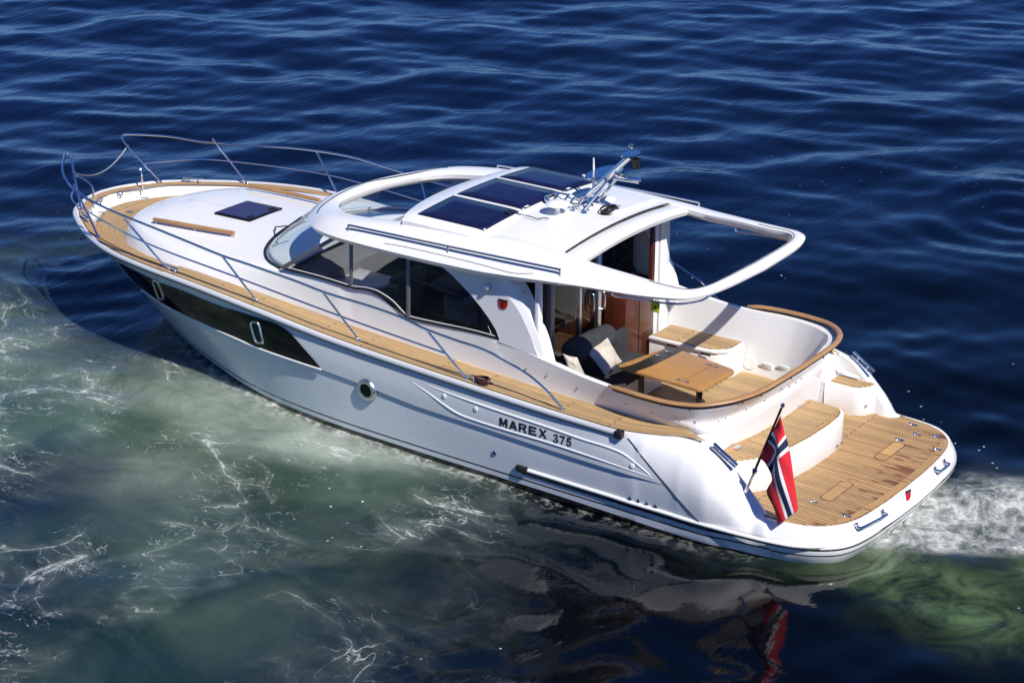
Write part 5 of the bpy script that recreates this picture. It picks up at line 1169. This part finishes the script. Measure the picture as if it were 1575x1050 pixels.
# folding table
TB = empty('cockpit_table', (2.75, .25, .634), 'varnished wooden folding table on black legs in the open cockpit', 'table')
ZT = 1.185
Tc = [at(p, z=ZT) for p in [(947, 562), (1031, 532), (1133, 569), (1079, 600)]]
def rpoly(C, r=.09, n=5):
    o = []
    for i, c_ in enumerate(C):
        a, b_ = C[i-1], C[(i+1) % len(C)]; d1, d2 = (a-c_).normalized(), (b_-c_).normalized(); p0, p2 = c_+d1*r, c_+d2*r
        for t in np.linspace(0, 1, n+1): o.append(p0*(1-t)**2+c_*2*t*(1-t)+p2*t*t)
    return o
top = MB().prism([p+Vector((0, 0, -.038)) for p in rpoly(Tc)], (0, 0, .038), bev=.008)
top.uv = {i: (v.x, v.y) for i, v in enumerate(top.v)}
tt = build(top, 'tabletop', M['oak'], TB)
sx = lambda u, v: (Tc[0].lerp(Tc[1], u)).lerp(Tc[3].lerp(Tc[2], u), v)
for u in (.5,): build(MB().tube([sx(.0, .72)+Vector((0, 0, .0005)), sx(1, .72)+Vector((0, 0, .0005))], .0022, 4), 'leaf_joint', M['darkwood'], tt)
for u, v in ((.12, .67), (.12, .77), (.86, .67), (.86, .77), (.62, .10), (.82, .10)):
    p = sx(u, v); build(MB().box(p+Vector((0, 0, .002)), (.075, .03, .006), bev=.002), 'table_hinge', M['steel'], tt)
for u, v in ((.40, .80), (.30, .12)):
    p = sx(u, v); build(MB().tube([Vector((p.x, p.y, .634)), Vector((p.x, p.y, ZT-.038))], .036, 14), 'table_leg', M['black'], TB)
    build(MB().lathe((p.x, p.y, .634), [(.12, 0), (.12, .012), (.05, .03), (.036, .05)], 24), 'leg_foot', M['black'], TB)
# L-shaped sofa in the near corner
SF = empty('cockpit_sofa', (3.3, .6, .634), 'charcoal upholstered corner sofa built into the near front of the cockpit', 'sofa')
b = MB().prism([(3.80, 1.20, .64), (2.95, 1.20, .64), (2.95, .80, .64), (3.28, .76, .64), (3.28, -.30, .64), (3.80, -.30, .64)], (0, 0, .28)); build(b, 'plinth', M['white'], SF)
b = MB().prism([(3.80, 1.24, .93), (2.98, 1.24, .93), (2.95, .82, .93), (3.22, .74, .93), (3.22, -.28, .93), (3.80, -.28, .93)], (0, 0, .055), bev=.02); build(b, 'seat_cushion', M['fabric'], SF)
bp_ = cr([(3.78, 1.32, 1.28), (3.5, 1.335, 1.29), (3.1, 1.36, 1.27), (2.7, 1.38, 1.24)], 5); rows = []
for p in bp_:
    p = Vector(p); rows.append([p+Vector((0, -.05+.06*math.cos(a), -.10+.14*math.sin(a))) for a in np.linspace(0, 6.283, 14, endpoint=False)])
b = MB().grid(rows, closed=True); b.f += [list(range(14))[::-1], list(range((len(rows)-1)*14, len(rows)*14))]; b.mi += [0, 0]; build(b, 'backrest', M['fabric'], SF)
build(MB().box((3.80, .42, 1.10), (.07, 1.5, .30), bev=.02), 'seat_back', M['fabric'], SF)
# bolster
A_, B_ = at((878, 541), x=3.69), at((936, 514), x=3.69); d = (B_-A_).normalized()
A_.z = B_.z = (A_.z+B_.z)/2
rows = []; nb = 12
prof = [(0, -.01), (.09, -.008), (.128, .0), (.142, .02), (.146, .06)]; L_ = (B_-A_).length
prof = prof+[(.143+.004*math.sin(k*1.3), L_*k/10) for k in range(1, 10)]+[(.146, L_-.06), (.142, L_-.02), (.128, L_), (.09, L_+.008), (0, L_+.01)]
BO = build(MB().lathe(A_, prof, 30, d), 'bolster_cushion', M['fabric'], smooth=60); tag(BO, 'long round charcoal bolster lying in front of the glass door', 'bolster')
def pillow(name, C, m, thick, label):
    """C: four world corners"""
    C = [Vector(c) for c in C]; n = (C[1]-C[0]).cross(C[3]-C[0]).normalized(); mb = MB(); N_ = 17
    for s_ in (1, -1):
        rows = []
        for i in range(N_):
            u = i/(N_-1); r = []
            for j in range(N_):
                v = j/(N_-1); pinch = 1-.07*(math.sin(math.pi*u)*(1 if True else 0)*0)
                cu, cv = .5+(u-.5)*(1-.10*math.sin(math.pi*v)), .5+(v-.5)*(1-.10*math.sin(math.pi*u))
                p = C[0].lerp(C[1], cu).lerp(C[3].lerp(C[2], cu), cv)
                e = (max(0, math.sin(math.pi*u)*math.sin(math.pi*v)))**.55
                w_ = 1+.12*math.sin(u*9+v*4)+.08*math.sin(v*13-u*5)
                r.append(p+n*s_*thick*e*w_)
            rows.append(r)
        mb.grid(rows)
    o = build(mb, name, m, smooth=70, merge=.001); return tag(o, label, 'cushion', 'beige cushions on the cockpit sofa')
q = [at(p, x=x_) for p, x_ in (((899, 538), 3.60), ((934, 516), 3.585), ((957, 556), 3.37), ((932, 579), 3.34))]
pillow('scatter_cushion', q, M['linen'], .075, 'large square beige cushion leaning on the charcoal bolster')
q = [at((865, 543), y=1.14), at((888, 549), y=1.06), at((904, 583), y=1.0), at((874, 574), y=1.18)]
pillow('scatter_cushion', q, M['linen'], .07, 'beige cushion half hidden behind the near cockpit edge')
# yellow tag on the grab handle
q = at((1009, 464), y=1.29); TG = build(MB().prism([q+Vector((-.05, 0, 0)), q+Vector((.055, 0, .0)), q+Vector((.06, .0, -.115)), q+Vector((-.045, 0, -.12))], (0, .006, 0), bev=.001), 'safety_tag', M['yellow'])
tag(TG, 'small yellow tag tied to the steel handle under the canopy', 'tag')
build(MB().tube([q+Vector((0, .003, 0)), q+Vector((.0, .003, .04))], .005, 6), 'tie', M['black'], TG)
build(MB().box(q+Vector((.005, .008, -.06)), (.022, .002, .025)), 'print', M['emb_dark'], TG)
# wooden holder on the saloon table
q = Vector((4.78, .72, 1.362)); WB = build(MB().prism([q, q+Vector((.24, .02, 0)), q+Vector((.26, .02, .10)), q+Vector((.0, 0, .16))], (0, -.07, 0)), 'wooden_holder', M['oak']); tag(WB, 'light wooden holder standing on the dark saloon table inside', 'holder')
# curtains
def curtain(P0, P1, z0, z1, folds, m, label, name='curtain', nrm=Vector((0, -1, 0)), amp=.025):
    rows = []; P0, P1 = Vector(P0), Vector(P1)
    for i in range(folds*8+1):
        t = i/(folds*8); p = P0.lerp(P1, t); a = nrm*amp*math.sin(t*folds*2*math.pi)
        rows.append([Vector((p.x, p.y, z))+a*(1+.3*math.sin(z*7)) for z in np.linspace(z0, z1, 8)])
    o = build(MB().grid(rows), name, m, smooth=80); md = o.modifiers.new('Solidify', 'SOLIDIFY'); md.thickness = .004; return tag(o, label, 'curtain', 'curtains by the cabin windows')
M['curtain'] = mat('blue_grey_curtain', (.055, .065, .095), .9)
M['curtain_dark'] = mat('leafy_dark_curtain', (.05, .05, .048), .9, var=.7, vscale=11)
curtain((4.38, 1.335, 0), (4.72, 1.345, 0), 1.50, 2.2, 5, M['curtain'], 'blue grey curtain gathered behind the rear of the near window')
curtain((4.35, -1.30, 0), (4.95, -1.30, 0), 1.45, 2.3, 5, M['curtain_dark'], 'dark patterned curtain gathered by the far cabin window', nrm=Vector((0, 1, 0)))
# ---------------------------------------------------------------- ensign
FB = Vector((1.06, 1.575, .665)); FT = at((1203, 625), y=1.66)
FL = empty('ensign_flag', tuple(FB), 'red flag with white edged navy cross drooping from a dark stern pole', 'flag')
dirp = (FT-FB).normalized()
build(MB().tube([FB-dirp*.03, FB+dirp*.25], .017, 10), 'pole_socket', M['steel'], FL)
PO = build(MB().tube([FB+dirp*.2, FT], [.016, .015, .013], 10), 'flag_pole', mat('varnished_dark_pole', (.02, .010, .006), .15, coat=.5), FL)
build(MB().lathe(FT, [(.012, -.01), (.02, 0), (.024, .015), (.018, .032), (0, .038)], 14, dirp), 'pole_finial', M['steel'], PO)
build(MB().lathe(FB+dirp*.27, [(.03, -.015), (.03, .012), (.018, .016)], 14, dirp), 'pole_collar', M['steel'], PO)
Rq = [((1201, 639), 1.65), ((1207, 665), 1.655), ((1213, 700), 1.665), ((1219, 740), 1.67), ((1224, 787), 1.665)]
Kq = [((1190, 659), 1.645), ((1195, 686), 1.71), ((1190, 718), 1.735), ((1187, 757), 1.73), ((1195, 808), 1.69)]
Bq2 = [((1168, 704), 1.62), ((1178, 714), 1.61), ((1188, 736), 1.60), ((1179, 758), 1.62), ((1196, 790), 1.62)]
def c3d(q): return cr([at(p, y=y) for p, y in q], 11)
R3, K3, B3 = c3d(Rq), c3d(Kq), c3d(Bq2); nS, nT = 44, 32; mb = MB(); rows = []
for i in range(nS+1):
    k = i/nS*(len(R3)-1); j = min(int(k), len(R3)-2); fr = k-j
    r3, k3, b3 = [Vector(a[j])*(1-fr)+Vector(a[j+1])*fr for a in (R3, K3, B3)]; r = []
    s_ = i/nS; tr_ = .34*max(0, s_-.25)/.75; tk_ = .36+.62*s_**1.3
    for jj in range(nT+1):
        t = jj/nT
        if t < tr_: u = 1-t/tr_; p = r3+Vector((.06, -.16, -.02))*u*tr_*1.6+Vector((0, -.02*math.sin(3*u), 0))
        elif t <= tk_: u = (t-tr_)/(tk_-tr_); p = r3.lerp(k3, u)+Vector((0, .035*math.sin(math.pi*u), 0))*min(1, s_*3)
        else: u = (t-tk_)/(1-tk_); p = k3.lerp(b3, u*(1 if s_ < .8 else 1-(s_-.8)*3))+Vector((0, -.05*math.sin(math.pi*u), 0))*min(1, s_*3)
        w_ = min(1, s_*5); p = Vector(R3[0]).lerp(Vector(B3[0]), t)*(1-w_)+p*w_ if s_ < .2 else p
        r.append(p+Vector((0, .007*math.sin(t*16+s_*9), 0)))
    rows.append(r)
mb.grid(rows)
def col_of(i, j):
    a = i/nS*22; b_ = j/nT*16
    ch = 7 <= b_ < 9; cv = 7 <= a < 9
    wh = 6 <= b_ < 10; wv = 6 <= a < 10
    if ch or cv: return 2
    if wh or wv: return 1
    return 0
mb.mi = [col_of(i+.5, j+.5) for i in range(nS) for j in range(nT)]
cl = build(mb, 'flag_cloth', [M['red'], M['whitecloth'], M['navy']], FL, smooth=80, merge=0)
cl.modifiers.new('Subdivision', 'SUBSURF').render_levels = 1
sol = cl.modifiers.new('Solidify', 'SOLIDIFY'); sol.thickness = .003
